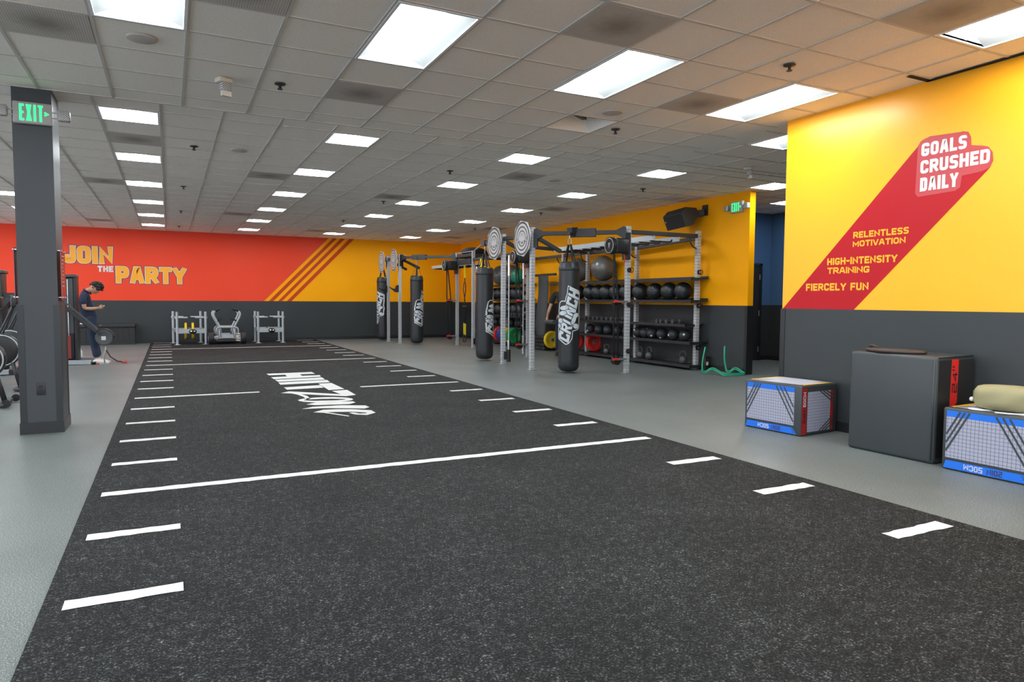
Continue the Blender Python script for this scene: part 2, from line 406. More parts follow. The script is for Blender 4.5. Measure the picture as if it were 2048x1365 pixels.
S('trim_2', B().box((OX-.012, OY-.012, 0), (OX+.142, OY+.05, HB)), 'charcoal_trim')
wh = wall('wall_hall', B().box((OX+.13, 11.25, 0), (13, 11.37, T)), B().box((OX+.13, 11.244, 0), (12.1, 11.25, HB)), 'paint_blue')
we = wall('wall_hall_end', B().box((12.1, -7, 0), (12.22, 11.25, T)), B().box((12.094, -7, 0), (12.1, 11.25, HB)), 'paint_blue')
# unseen windows behind the viewer and at left, added to brighten ceiling and walls
def added_storefront(wname, along, fixed, lo, hi, spans, thick):
    b = B(); z0, z1 = .25, 2.95
    def bx(a, c, za, zc):
        if along == 'x': b.box((a, fixed, za), (c, fixed+thick, zc))
        else: b.box((fixed, a, za), (fixed+thick, c, zc))
    bx(lo, hi, 0, z0); bx(lo, hi, z1, T); e = lo
    for a, c in spans: bx(e, a, z0, z1); e = c
    bx(e, hi, z0, z1); S(wname, b, 'paint_grey')
    for n, (a, c) in enumerate(spans):
        f = B(); k = max(1, round((c-a)/1.6))
        for q in range(k+1):
            p = a+(c-a)*q/k
            if along == 'x': f.box((p-.03, fixed+.02, z0), (p+.03, fixed+.09, z1))
            else: f.box((fixed+.02, p-.03, z0), (fixed+.09, p+.03, z1))
        global WN
        WN += 1; S('added_window_%d' % WN, f, 'charcoal_trim')
WN = 0
added_storefront('wall_left', 'y', -9.12, -7, 23, [(-5.5, 3.5), (5, 13.5), (15, 21.5)], .12)
added_storefront('wall_front', 'x', -7.12, -9, 13, [(-8, 1.5), (2.5, 5.8)], .12)
S('baseboard_back', B().box((-9, BY-.02, 0), (OX-.01, BY-.006, .10)), 'charcoal_trim'); S('baseboard_side', B().box((OX-.02, OY+.05, 0), (OX-.006, BY-.02, .10)), 'charcoal_trim')
S('baseboard_right', B().box((WX-.018, -7, 0), (WX-.006, WY-.05, .10)), 'charcoal_trim')
S('baseboard_hall', B().box((OX+.13, 11.232, 0), (12.09, 11.244, .10)).box((12.082, 3, 0), (12.094, 11.23, .10)), 'charcoal_trim')
d = S('door_1', B().box((10.86, 11.21, .005), (11.74, 11.24, 2.10)), 'black_metal')
B().box((11.74, 11.19, 0), (11.80, 11.245, 2.15)).box((10.80, 11.19, 0), (10.86, 11.245, 2.15)).box((10.8, 11.19, 2.10), (11.8, 11.245, 2.15)).build('frame', 'charcoal_trim', d)
for z in (.25, 1.05, 1.85): B().cyl((11.735, 11.2, z-.06), (11.735, 11.2, z+.06), .012).build('hinge', 'steel', d)
# paint on the back wall
def pb(u, v): return (u, BY-.0035, v)
def slx(b0, t0, z): return b0+(t0-b0)*(z-HB)/(3.2567-HB)
s_bot = [2.629, 2.767, 2.906, 3.046, 3.162, 3.31, 3.452]; s_top = [4.619, 4.75, 4.881, 5.0, 5.137, 5.278, 5.431]
B().quad(*[pb(u, v) for u, v in [(-9, HB), (s_bot[0], HB), (slx(s_bot[0], s_top[0], T), T), (-9, T)]]).build('painted_field', 'paint_red', wb)
for k in (1, 3, 5):
    B().quad(*[pb(u, v) for u, v in [(s_bot[k], HB), (s_bot[k+1], HB), (slx(s_bot[k+1], s_top[k+1], T), T), (slx(s_bot[k], s_top[k], T), T)]]).build('painted_stripe', 'paint_stripe_red', wb)
def word(parent, s, x0, x1, z0, z1, fn, m, wt, name='lettering', pad=0, off=0, gap=.18, shear=0):
    b = B(); text(b, s, x0, x1, z0, z1, lambda u, v, o: fn(u, v, off+o), wt, pad, gap, shear); return b.build(name, m, parent)
fb = lambda u, v, o: (u, BY-.0045-o, v)
for s, x0, x1, z0, z1 in (('JOIN', -2.57, -1.40, 2.262, 2.735), ('PARTY', -1.335, .455, 1.727, 2.2)):
    word(wb, s, x0, x1, z0, z1, fb, 'letter_navy', .25, 'lettering_outline', .030, 0, .16); word(wb, s, x0, x1, z0, z1, fb, 'letter_white', .25, 'lettering_edge', .015, .0012, .16)
    word(wb, s, x0, x1, z0, z1, fb, 'letter_orange', .25, 'lettering', .004, .0024, .16)
word(wb, 'THE', -1.78, -1.397, 2.033, 2.2, fb, 'letter_white', .26, off=.001)
# mural on the yellow wall (u runs towards the corner = -y)
def fr(u, v, o): return (WX-.0025-o, -u, v)
def poly(parent, pts, fn, m, off, name):
    return B().add([fn(u, v, off) for u, v in pts], [tuple(range(len(pts)))]).build(name, m, parent)
band = [(-5.429, HB-.0), (-4.555, HB), (-3.351, 2.415), (-3.3265, 2.47), (-3.335, 2.54), (-3.37, 2.59), (-3.41, 2.605), (-3.505, 2.628), (-3.512, 2.70), (-3.535, 2.745), (-3.575, 2.757), (-3.70, 2.755), (-3.90, 2.765), (-3.945, 2.745), (-3.97, 2.705)]
poly(wr, band, fr, 'mural_red', 0, 'painted_band')
top = [(-3.965, 2.715), (-3.93, 2.755), (-3.86, 2.775), (-3.60, 2.757), (-3.54, 2.745), (-3.512, 2.70), (-3.505, 2.628), (-3.41, 2.605), (-3.37, 2.59), (-3.335, 2.54), (-3.3265, 2.47), (-3.35, 2.415), (-3.42, 2.395), (-3.57, 2.385), (-3.58, 2.29), (-3.62, 2.265), (-3.95, 2.255), (-3.975, 2.29)]
poly(wr, top, fr, 'letter_pale_red', .0012, 'painted_halo')
for s, x0, x1, z0, z1 in (('GOALS', -3.932, -3.54, 2.608, 2.724), ('CRUSHED', -3.935, -3.352, 2.456, 2.572), ('DAILY', -3.932, -3.60, 2.299, 2.42)):
    word(wr, s, x0, x1, z0, z1, fr, 'letter_white', .235, off=.0024, gap=.16)
for s, x0, x1, z0, z1 in (('RELENTLESS', -4.588, -4.02, 1.934, 1.996), ('MOTIVATION', -4.59, -4.047, 1.850, 1.908), ('HIGH-INTENSITY', -4.877, -4.12, 1.682, 1.752), ('TRAINING', -4.872, -4.40, 1.593, 1.657), ('FIERCELY FUN', -5.13, -4.403, 1.423, 1.498)):
    word(wr, s, x0, x1, z0, z1, fr, 'letter_orange', .235, off=.0018, gap=.22)
# column with its dark dado
CX0, CX1, CY0, CY1 = -1.27, -.957, 7.856, 8.30
col = S('column', B().box((CX0, CY0, 0), (CX1, CY1, T)), 'paint_column')
B().box((CX0-.012, CY0-.012, .1), (CX1+.012, CY1+.012, HB+.005)).build('dado', 'paint_column', col)
for x in (CX0-.016, CX1-.04):
    for y in (CY0-.016, CY1-.04): B().box((x, y, .1), (x+.056, y+.056, HB)).build('corner_guard', 'charcoal_trim', col)
B().box((CX0-.022, CY0-.022, 0), (CX1+.022, CY1+.022, .11)).build('plinth', 'charcoal_trim', col)
# ------------------------------------------------------------------ ceiling fixtures
def troffer(name, cx, cy, wx, wy, label, cat='ceiling light', group=None):
    t = thing(name, (cx, cy, CEIL), label, cat, group); hx, hy, e = wx/2, wy/2, .022; b = B(); d = .08
    B().box((-hx-e, -hy-e, -.004), (-hx, hy+e, .02)).box((hx, -hy-e, -.004), (hx+e, hy+e, .02)).box((-hx, -hy-e, -.004), (hx, -hy, .02)).box((-hx, hy, -.004), (hx, hy+e, .02)).build('frame', 'white_metal', t)
    n = 8; prof = [(-hx+2*hx*i/n) for i in range(n+1)]; zz = lambda x: .004+d*math.cos(PI/2*x/hx)**.8 if abs(x) < hx-1e-6 else .004
    vs = [(x, y, zz(x)) for y in (-hy, hy) for x in prof]
    b.add(vs, [(i, i+1, n+2+i, n+1+i) for i in range(n)], True)
    for k, y in ((0, -hy), (1, hy)): b.add([(x, y, zz(x)) for x in prof], [tuple(range(n+1))])
    b.build('pan', 'pan_white', t)
    r = .10 if wx > .5 else .09; l = B(); m = 8
    ring = [(r*math.cos(PI+PI*i/m), .078+.075*math.sin(PI+PI*i/m)) for i in range(m+1)]; Ly = hy-.025
    l.add([(x, y, z) for y in (-Ly, Ly) for x, z in ring], [(i, m+1+i, m+2+i, i+1) for i in range(m)], True)
    for y in (-Ly, Ly): l.add([(x, y, z) for x, z in ring], [tuple(range(m+1))])
    l.build('lens', 'lamp_lens' if wy > .8 else 'lamp_lens_square', t); return t
big = None
def place_big(i, j, label):
    global big
    x, y = XA+(i+.5)*PA, YA+(j+1)*PA
    if big is None: big = troffer('recessed_ceiling_light', x, y, .555, 1.15, label, 'ceiling light', 'long recessed ceiling lights'); return big
    return dup(big, (x, y, CEIL), label)
lab = {-3: 'long recessed ceiling light at the top edge near the exit-sign column', 0: 'long recessed ceiling light above the middle of the turf lane', 3: 'long recessed ceiling light above the turf lane edge, second from the yellow mural wall', 6: 'long recessed ceiling light beside the far corner of the yellow mural wall'}
for i in (-3, 0, 3, 6): place_big(i, -2, lab[i])
place_big(-6, -2, 'long recessed ceiling light outside the view, past the exit-sign column')
for q, j in enumerate((-6, -10, -14)):
    for i in (-6, -3, 0, 3, 6):
        if (i, j) == (6, -6): place_big(i, j, 'long recessed ceiling light cut by the frame above the red mural lettering')
        else: place_big(i, j, 'long ceiling light outside the view, %s row behind the viewer, %s from the mural wall' % (ORD[q], ORD[(6-i)//3]))
dup(big, (6.795, 5.85, CEIL), 'long recessed ceiling light half hidden behind the yellow mural wall')
where = {'outer': 'in the outermost row', 'side': 'beyond the rowing machines','left': 'above the rowing machines', 'edge': "above the turf's exit-sign side", 'mid': 'above the middle of the turf', 'right': "above the turf's punching bag side", 'rig': 'above the training rig', 'wall': 'at the corner of the orange side wall', 'hall': 'over the passage', 'door': 'over the blue hallway'}
sq = None
for key, i, n in square_cells:
    x, y = XB+(i+.5)*PX, 8.53+2.455*n
    n = int(n)
    L = 'square recessed ceiling light %s, %s from the back wall' % (where[key], ORD[5-n])
    if key == 'wall': L = 'square recessed ceiling light above the end of the orange side wall'
    if key == 'hall': L = 'square recessed ceiling light over the blue hallway behind the yellow wall'
    if sq is None: sq = troffer('square_ceiling_light', x, y, .535, .535, L, 'ceiling light', 'square recessed ceiling lights')
    else: dup(sq, (x, y, CEIL), L)
vent0 = None
def place_vent(x, y, w, h, L):
    global vent0
    if vent0 is None:
        vent0 = tag(B().box((-.289, -.289, -.002), (.289, .289, .012)).build('ceiling_vent', 'vent_grille'), L, 'ceiling vent', 'perforated ceiling vents'); vent0.location = (x, y, CEIL); return
    dup(vent0, (x, y, CEIL), L)
vl = {(0, 1): 'second tile beyond the long light over mid turf', (2, -3): 'beside the long light nearest the mural band', (-4, 0): 'in front of the exit-sign column', (-2, -2): 'between the two longest lights near the top edge', (5, -1): 'touching the long light by the yellow wall corner', (5, -5): 'touching the light cut by the frame corner'}
for i, j in near_vents: place_vent(XA+(i+.5)*PA, YA+(j+.5)*PA, 0, 0, 'grey perforated ceiling vent ' + vl[(i, j)])
fl = ['just beyond the first square light over the turf edge', 'with a dark soot spot beside the third square light', 'left of the third square light over the turf edge', 'with a dark round spot near the sprinkler over the bag side', 'above the training rig near the second post', 'close to the back wall over the diagonal stripes', 'close to the back wall over the JOIN lettering', 'beyond the fourth square light over mid turf', 'above the second target board', 'above the far bag arm near the orange corner', 'beside the second light of the bag side row']
for (i, j), L in zip(far_vents, fl): place_vent(XB+(i+.5)*PX, YB+(j+.5)*PY, 0, 0, 'grey perforated ceiling vent ' + L)
# opened ceiling tile with ducting showing
hx, hy = XA+(HOLE[0]+.5)*PA, YA+(HOLE[1]+.5)*PA
t = thing('air_diffuser', (hx, hy, CEIL), 'open-faced ceiling air diffuser with dark gap, near the round speaker over the bags', 'air diffuser')
h = .29; b = B()
for a, c in (((-h, -h), (h, -h)), ((h, -h), (h, h)), ((h, h), (-h, h)), ((-h, h), (-h, -h))): b.quad((a[0], a[1], 0), (c[0], c[1], 0), (c[0]*.45, c[1]*.45, .16), (a[0]*.45, a[1]*.45, .16))
b.build('cone', 'ceiling_tile', t); B().box((-.14, -.14, .15), (.14, .14, .17)).build('duct', 'hole_dark', t); B().bar((-.12, -.1, .08), (.10, .08, .10), .05, .04).build('damper', 'black_metal', t)
# sprinklers, speakers, strobes
sp0 = None
for (x, y), L in zip([(.943, 6.639), (.327, 9.841), (4.618, 4.152), (4.592, 6.583), (3.847, 9.836), (7.425, 9.79), (7.463, 13.526), (3.86, 13.489), (.265, 13.404), (.278, 17.155), (.278, 20.711), (7.498, 17.304), (3.9, 17.2)],
        ['over mid turf before the vent', 'between the first lights beyond the column', 'over the yellow wall corner, the nearest one', 'by the open air diffuser', 'before the second light on the bag side', 'over the nearest end of the rig', 'over the middle of the rig', 'beyond the vent on the bag side', 'between third lights over the turf edge', 'between fourth lights over the turf edge', 'close to the red wall', 'over the far part of the rig', 'over the far bag side']):
    if sp0 is None:
        sp0 = thing('fire_sprinkler', (x, y, CEIL), 'small dark ceiling sprinkler ' + L, 'sprinkler', 'ceiling sprinklers')
        B().lathe([(.05, 0), (.048, -.006), (.018, -.008)], 16).build('escutcheon', 'brown_leather', sp0); B().cyl((0, 0, -.005), (0, 0, -.045), .010, 10).cyl((0, 0, -.045), (0, 0, -.05), .024, 12).box((-.014, -.003, -.04), (.014, .003, -.01)).build('head', 'black_metal', sp0)
    else: dup(sp0, (x, y, CEIL), 'small dark ceiling sprinkler ' + L)
rs0 = None
for (x, y), L in zip([(-.145, 5.983), (.865, 9.82), (4.154, 6.014), (5.641, 9.797)], ['beyond the long light by the exit-sign column', 'between the first two square lights over the turf', 'beside the second long light from the yellow wall', 'past the dark-spotted vent over the bag side']):
    if rs0 is None: rs0 = tag(B().lathe([(.105, .005), (.105, -.006), (.095, -.010), (0, -.010)], 28).build('ceiling_speaker', 'speaker_grille'), 'round flush ceiling speaker ' + L, 'speaker', 'round ceiling speakers'); rs0.location = (x, y, CEIL)
    else: dup(rs0, (x, y, CEIL), 'round flush ceiling speaker ' + L)
for (x, y, rz), L in (((.473, 6.711, .4), 'beige fire alarm strobe under the ceiling above the turf'), ((7.569, 7.516, .9), 'pale emergency strobe on the ceiling near the yellow wall corner')):
    t = thing('fire_alarm_strobe', (x, y, CEIL), L, 'fire alarm', rz=rz)
    B().rbox((-.06, -.05, -.04), (.06, .05, 0), .008).build('base', 'cream', t); B().rbox((-.045, -.06, -.12), (.045, .0, -.04), .012).build('strobe_lens', 'prism_lens', t); B().box((-.04, -.062, -.165), (.04, -.02, -.12)).build('sounder', 'cream', t)
# flat black strips paint the shade of a tile gap by the mural wall
S('ceiling_gap_shade', B().box((WX-.30, 3.85, CEIL-.003), (WX-.01, 3.90, CEIL-.0005)).box((WX-.05, 3.0, CEIL-.003), (WX-.006, 3.90, CEIL-.0005)), 'hole_dark')
# ------------------------------------------------------------------ exit signs
def exit_sign(loc, rz, L, flip=1):
    t = thing('exit_sign', loc, L, 'exit sign', rz=rz)       # local: faces -y, u = x
    B().rbox((-.155, 0, -.10), (.155, .055, .10), .014).build('housing', 'grey_plastic', t)
    b = B(); fn = lambda u, v, o: (u, -.0015-o, v); text(b, 'EXIT', -.102, .082, -.075, .075, fn, .125, 0, .2); b.build('lettering', 'exit_green', t)
    b = B(); text(b, '>', .092, .125, -.03, .03, fn, .2); b.build('arrow', 'exit_green', t)
    for s in (-1, 1):
        h = B().rbox((s*.245-.052, -.02, -.05), (s*.245+.052, .045, .05), .014).build('lamp_head', 'prism_lens', t)
        B().cyl((s*.15, .02, .025), (s*.20, .02, .025), .006).cyl((s*.15, .02, -.025), (s*.20, .02, -.025), .006).build('bracket', 'steel', h)
    return t
exit_sign((-1.10, CY0-.062, 3.015), 0, 'green-lit exit sign with two lamp heads on the column')
exit_sign((OX-.06, 9.33, 3.0), -PI/2, 'green-lit exit sign with two lamp heads on the orange wall')
# outlet and plaques on the column
t = thing('power_outlet', (-1.115, CY0-.012, .43), 'black power outlet low on the column', 'power outlet')
B().rbox((-.036, -.006, -.06), (.036, 0, .06), .003).build('cover_plate', 'black_plastic', t); B().box((-.017, -.009, .008), (.017, -.005, .038)).box((-.017, -.009, -.038), (.017, -.005, -.008)).build('socket', 'black_rubber', t)
def plaque(x, s, L):
    t = thing('instruction_plaque', (x, 8.02, 1.53), L, 'wall plaque')
    B().box((s*.03-.003, -.13, -.245), (s*.03+.003, .13, .245)).build('panel', 'plaque_red', t)
    for y in (-.11, .11):
        for z in (-.225, .225): B().cyl((0, y, z), (s*.042, y, z), .009, 10).build('standoff', 'chrome', t)
    if s > 0:
        b = B()
        for k, wdt in enumerate((.16, .14, .10, .05, .12, .12, .05, .14, .12)): b.box((.0335, -.10, .17-k*.036), (.0345, -.10+wdt, .18-k*.036))
        b.build('printed_text', 'grey_plastic', t)
plaque(CX1, 1, 'dark red printed instruction plaque on the column side facing the turf'); plaque(CX0, -1, 'dark plaque seen edge-on on the column side away from the turf')
# ------------------------------------------------------------------ turf lane
TX0, TX1, TY1 = -.505, 4.15, 22.3
turf = tag(B().box((TX0, -6.5, 0), (TX1, TY1, .012)).build('turf_lane', 'turf_black'), 'black artificial turf lane with white tick marks and lettering', 'turf')
ticks = [2.39, 3.34, 4.255, 5.16, 6.07, 7.03, 8.01, 9.03, 10.0, 11.0, 11.98, 12.92, 13.9, 14.81, 15.75, 16.64, 17.58, 18.48, 19.37, 20.3, 21.15, 22.1]
zt = .0145; ml = B(); rr = random.Random(3)
def mark(x0, x1, y, wd=.1):
    n = max(2, int((x1-x0)/.05)); top = [y+wd/2+rr.uniform(-.006, .006) for _ in range(n+1)]; bot = [y-wd/2+rr.uniform(-.006, .006) for _ in range(n+1)]
    b = B()
    for i in range(n):
        xa, xb = x0+(x1-x0)*i/n, x0+(x1-x0)*(i+1)/n; b.quad((xa, bot[i], zt), (xb, bot[i+1], zt), (xb, top[i+1], zt), (xa, top[i], zt))
    b.build('line_marking', 'turf_white', turf)
for k, y in enumerate(ticks):
    if k in (3, 13, 18): mark(-.425, 4.03, y)
    elif k == 8: mark(-.425, 1.09, y); mark(2.5, 4.05, y)
    else: mark(-.425, .03, y); mark(3.54, 4.03, y)
HIIT = [[(1.47,12.39),(2.23,12.39),(2.23,12.07),(1.48,12.13)],[(1.74,12.14),(1.98,12.13),(1.97,11.82),(1.73,11.8)],[(1.47,11.8),(1.73,11.83),(2.26,11.82),(2.23,11.56),(1.48,11.5)],[(1.48,11.41),(2.23,11.46),(2.21,11.13),(1.49,11.12)],[(1.48,11.02),(2.23,11.06),(2.21,10.74),(1.47,10.72)],[(1.47,10.37),(2.0,10.43),(1.99,10.11),(1.47,10.09)],[(2.01,10.63),(2.21,10.64),(2.23,9.85),(2.0,9.81)],[(2.02,9.7),(2.24,9.74),(2.23,9.17),(2.08,9.1)],[(1.34,9.76),(1.47,9.89),(1.57,9.8),(2.12,9.25),(2.08,9.1),(1.82,9.31),(1.46,9.66)],[(1.46,9.69),(1.56,9.66),(1.62,9.32),(1.61,9.04),(1.55,8.99),(1.56,9.26),(1.52,9.52)],[(1.47,8.57),(1.61,8.69),(2.05,8.61),(2.06,8.49),(1.96,8.39),(1.57,8.47)],[(1.36,8.23),(1.51,8.35),(1.85,8.34),(2.11,8.2),(2.12,8.05),(2.04,7.97),(1.6,8.2),(1.44,8.22)],[(1.44,7.94),(1.58,8.08),(1.74,8.05),(1.9,7.98),(2.08,7.82),(2.08,7.63),(1.99,7.68),(1.86,7.8),(1.58,7.9)],[(1.99,7.68),(2.08,7.63),(1.95,7.51),(1.84,7.6),(1.8,7.73),(1.85,7.76),(1.9,7.64),(1.97,7.63)],[(1.44,7.94),(1.58,7.89),(1.67,7.71),(1.76,7.54),(1.74,7.5),(1.54,7.86)],[(2.1,8.78),(2.07,8.72),(1.99,8.79),(2.01,8.81)],[(2.07,8.72),(2.01,8.67),(1.95,8.78),(1.99,8.79)],[(2.01,8.67),(1.92,8.64),(1.89,8.78),(1.95,8.78)],[(1.92,8.64),(1.83,8.63),(1.82,8.79),(1.89,8.78)],[(1.83,8.63),(1.73,8.65),(1.74,8.81),(1.82,8.79)],[(1.73,8.65),(1.63,8.69),(1.67,8.83),(1.74,8.81)],[(1.63,8.69),(1.54,8.75),(1.6,8.86),(1.67,8.83)],[(1.54,8.75),(1.48,8.82),(1.55,8.9),(1.6,8.86)],[(1.48,8.82),(1.45,8.89),(1.51,8.93),(1.55,8.9)],[(1.45,8.89),(1.44,8.97),(1.51,8.95),(1.51,8.93)],[(1.44,8.97),(1.47,9.04),(1.52,8.98),(1.51,8.95)],[(1.47,9.04),(1.53,9.09),(1.56,8.99),(1.52,8.98)],[(1.53,9.09),(1.61,9.12),(1.62,8.99),(1.56,8.99)],[(1.61,9.12),(1.71,9.13),(1.69,8.98),(1.62,8.99)],[(1.71,9.13),(1.82,9.12),(1.77,8.96),(1.69,8.98)],[(1.82,9.12),(1.92,9.08),(1.85,8.94),(1.77,8.96)],[(1.92,9.08),(2.01,9.01),(1.92,8.9),(1.85,8.94)],[(2.01,9.01),(2.07,8.94),(1.97,8.87),(1.92,8.9)],[(2.07,8.94),(2.1,8.86),(2.01,8.84),(1.97,8.87)],[(2.1,8.86),(2.1,8.78),(2.01,8.81),(2.01,8.84)]]
b = B()
for k, p in enumerate(HIIT): b.add([(x, y, zt+(k % 3)*.0004) for x, y in p], [tuple(range(len(p)))])
b.build('lettering', 'turf_white', turf)
# ------------------------------------------------------------------ training rig
RIG = thing('training_rig', (7.38, 13.0, 0), 'long grey perforated steel training rig with black beams along the orange wall', 'training rig')
def at(b, name, m, parent, org=None, **k):
    """build world coordinates as a part of a thing"""
    o = b.build(name, m, parent, loc=org or parent.location, **k); o.location = (Vector(org)-parent.location) if org else (0, 0, 0); return o
UPR = [(6.06, 20.69, 2.644), (6.10, 19.64, 2.644), (7.38, 18.30, 2.644), (7.42, 17.23, 2.644), (6.08, 12.58, 2.644), (6.07, 11.32, 2.66), (7.39, 10.15, 2.644), (9.01, 10.15, 2.644),
       (7.35, 13.89, 2.60), (8.95, 13.89, 2.52), (9.0, 12.03, 2.50), (9.0, 15.10, 2.50), (9.0, 17.23, 2.60), (9.0, 18.30, 2.60)]
for x, y, h in UPR:
    u = at(B().box((x-.038, y-.038, .008), (x+.038, y+.038, h)), 'upright', 'perforated_steel', RIG, (x, y, 0))
    B().box((-.075, -.075, 0), (.075, .075, .010)).build('foot_plate', 'steel', u)
    bl = B()
    for z in (.09, .12, h-.10, h-.36, h-.42):
        for s in (-.0185, .0185): bl.cyl((s, -.038, z), (s, -.047, z), .009, 6); bl.cyl((-.038, s, z), (-.047, s, z), .009, 6)
    bl.build('bolt', 'steel', u)
def beam(p, q, w=.075, h=.075, name='crossmember', m='black_metal'): return at(B().bar(p, q, w, h), name, m, RIG, bevel=.004)
Z1 = 2.54
for p, q in [((7.43, 10.15, Z1), (8.97, 10.15, Z1)), ((6.10, 11.29, Z1), (7.36, 10.18, Z1)), ((6.075, 11.36, Z1), (6.08, 12.54, Z1)), ((6.08, 12.62, Z1), (6.08, 13.58, Z1-.03)), ((6.13, 19.61, Z1), (7.35, 18.33, Z1)), ((6.1, 19.68, Z1), (6.06, 20.65, Z1)), ((6.06, 20.73, Z1), (6.06, 21.38, Z1)),
             ((7.39, 18.26, Z1), (7.42, 17.27, Z1)), ((7.42, 18.3, Z1-.02), (8.96, 18.3, Z1-.02)), ((7.46, 17.23, Z1-.02), (8.96, 17.23, Z1-.02)), ((7.39, 13.89, Z1-.02), (8.91, 13.89, 2.45)), ((7.42, 17.19, 2.40), (7.36, 13.93, 2.40)), ((9.0, 13.85, 2.44), (9.0, 12.07, 2.44)), ((9.0, 11.99, 2.44), (9.01, 10.19, 2.50)), ((9.0, 15.06, 2.44), (8.95, 13.93, 2.44)), ((9.0, 17.19, 2.44), (9.0, 15.14, 2.44)), ((9.0, 18.26, 2.44), (9.0, 17.27, 2.44))]: beam(p, q)
beam((7.36, 18.26, 2.36), (7.38, 17.27, 2.36), .05, .16, 'crossmember')
for p, q in [((6.12, 11.32, 2.50), (6.70, 11.36, 2.24)), ((6.12, 12.58, 2.50), (6.70, 12.62, 2.24)), ((6.15, 19.64, 2.50), (6.72, 19.66, 2.24)), ((6.10, 20.69, 2.50), (6.66, 20.72, 2.24))]: beam(p, q, .06, .07, 'brace')
beam((7.42, 17.23, 2.63), (6.12, 13.56, 2.56), .025, .025, 'tie_bar', 'steel')
beam((7.38, 18.27, 2.63), (7.42, 17.26, 2.63), .03, .02, 'tie_bar', 'steel')
for x, y, dx, dy in [(7.39, 10.15, -.76, .66), (6.07, 11.32, .76, -.66), (7.38, 18.30, -.69, .72), (6.10, 19.64, .69, -.72), (6.08, 12.58, 0, 1), (6.06, 20.69, 0, 1)]:
    c, s = dx, dy; b = B()
    for o in (-.042, .036):
        fn = lambda u, v, d: (x+c*u-s*(o+d), y+s*u+c*(o+d), v)
        b.prism([(.03, 2.62), (.08, 2.64), (.20, 2.585), (.20, 2.495), (.10, 2.44), (.10, 2.28), (.03, 2.28)], fn, 0, .006)
    at(b, 'gusset_plate', 'black_metal', RIG)
# monkey bar ladders
def ladder(x0, x1, y0, y1, z, n):
    la = at(B().box((x0-.018, y0, z-.045), (x0+.018, y1, z+.045)).box((x1-.018, y0, z-.045), (x1+.018, y1, z+.045)), 'ladder', 'silver_paint', RIG)
    for k in range(n):
        y = y0+.18+(y1-y0-.3)*k/(n-1); B().tube(rnd([(x0-7.38, y-13, z+.01), (x0-7.38+.05, y-13, z-.05), (x1-7.38-.05, y-13, z-.05), (x1-7.38, y-13, z+.01)], .04), .016, 8).build('rung', 'black_metal', la)
    return la
ladder(7.95, 8.52, 10.12, 13.75, 2.465, 11); ladder(7.75, 8.35, 18.35, 21.4, 2.36, 9)
# quarter-round pull-up grips under the beams
for x, y, z, dx, dy in [(9.01, 10.15, 2.50, -1, 0), (8.95, 13.89, 2.42, -1, 0), (9.0, 15.10, 2.42, -1, 0), (7.35, 13.89, 2.42, -.7, .7), (9.0, 12.03, 2.42, -1, 0), (7.42, 17.23, 2.42, 1, 0)]:
    at(B().tube([(x+dx*(.04+.16*math.cos(a)), y+dy*(.04+.16*math.cos(a)), z-.19+0*a+.19*(1-math.sin(a))-.0) for a in [PI/2*k/8 for k in range(9)]], .013, 8), 'pull_up_grip', 'black_metal', RIG)
# round band anchors on the nearest uprights
for x, y, zs in [(7.39, 10.15, (1.86, 1.24, .40)), (9.01, 10.15, (1.86, 1.22, .42))]:
    for z in zs:
        b = B().cyl((x+.0, y-.038, z), (x, y-.06, z), .045, 16); b.tube([(x+.05+.035*math.cos(a), y-.05, z+.045*math.sin(a)) for a in [2*PI*k/14 for k in range(14)]], .008, 6, True)
        at(b, 'band_anchor', 'black_rubber', RIG); at(B().cyl((x, y-.06, z), (x, y-.068, z), .017, 12), 'anchor_bolt', 'chrome', RIG)
# j-cups
for x, y in [(6.06, 20.69), (6.10, 19.64)]:
    b = B(); fn = lambda u, v, d: (x-.038-u, y-.03+d, v)
    b.prism([(0, 1.52), (.10, 1.52), (.20, 1.60), (.285, 1.66), (.27, 1.675), (.19, 1.63), (.10, 1.62), (.085, 1.70), (.04, 1.735), (0, 1.73)], fn, 0, .06)
    at(b, 'barbell_hook', 'black_plastic', RIG)
for z in (.10, .54, .87, 1.33, 1.75):
    for y0, y1, n in ((10.0, 15.35 if z > 1.2 else 14.12, 1), (16.85, 19.55, 2)):
        if z == .87 and n == 1: y0 = 10.15
        b = B(); fn = lambda u, v, d: (u, d, v)
        b.prism([(8.74, z-.055), (8.74, z), (8.748, z), (8.752, z-.012), (9.14, z-.012), (9.145, z+.035), (9.15, z+.035), (9.15, z-.02), (8.76, z-.02), (8.748, z-.055)], fn, y0, y1)
        sh = at(b, 'shelf', 'black_metal', RIG)
        bb = B()
        for y in (y0, y1-.006): bb.prism([(8.74, z-.06), (8.74, z), (9.15, z), (9.15, z-.02), (8.9, z-.06)], fn, y, y+.006)
        at(bb, 'shelf_end_plate', 'black_metal', RIG)
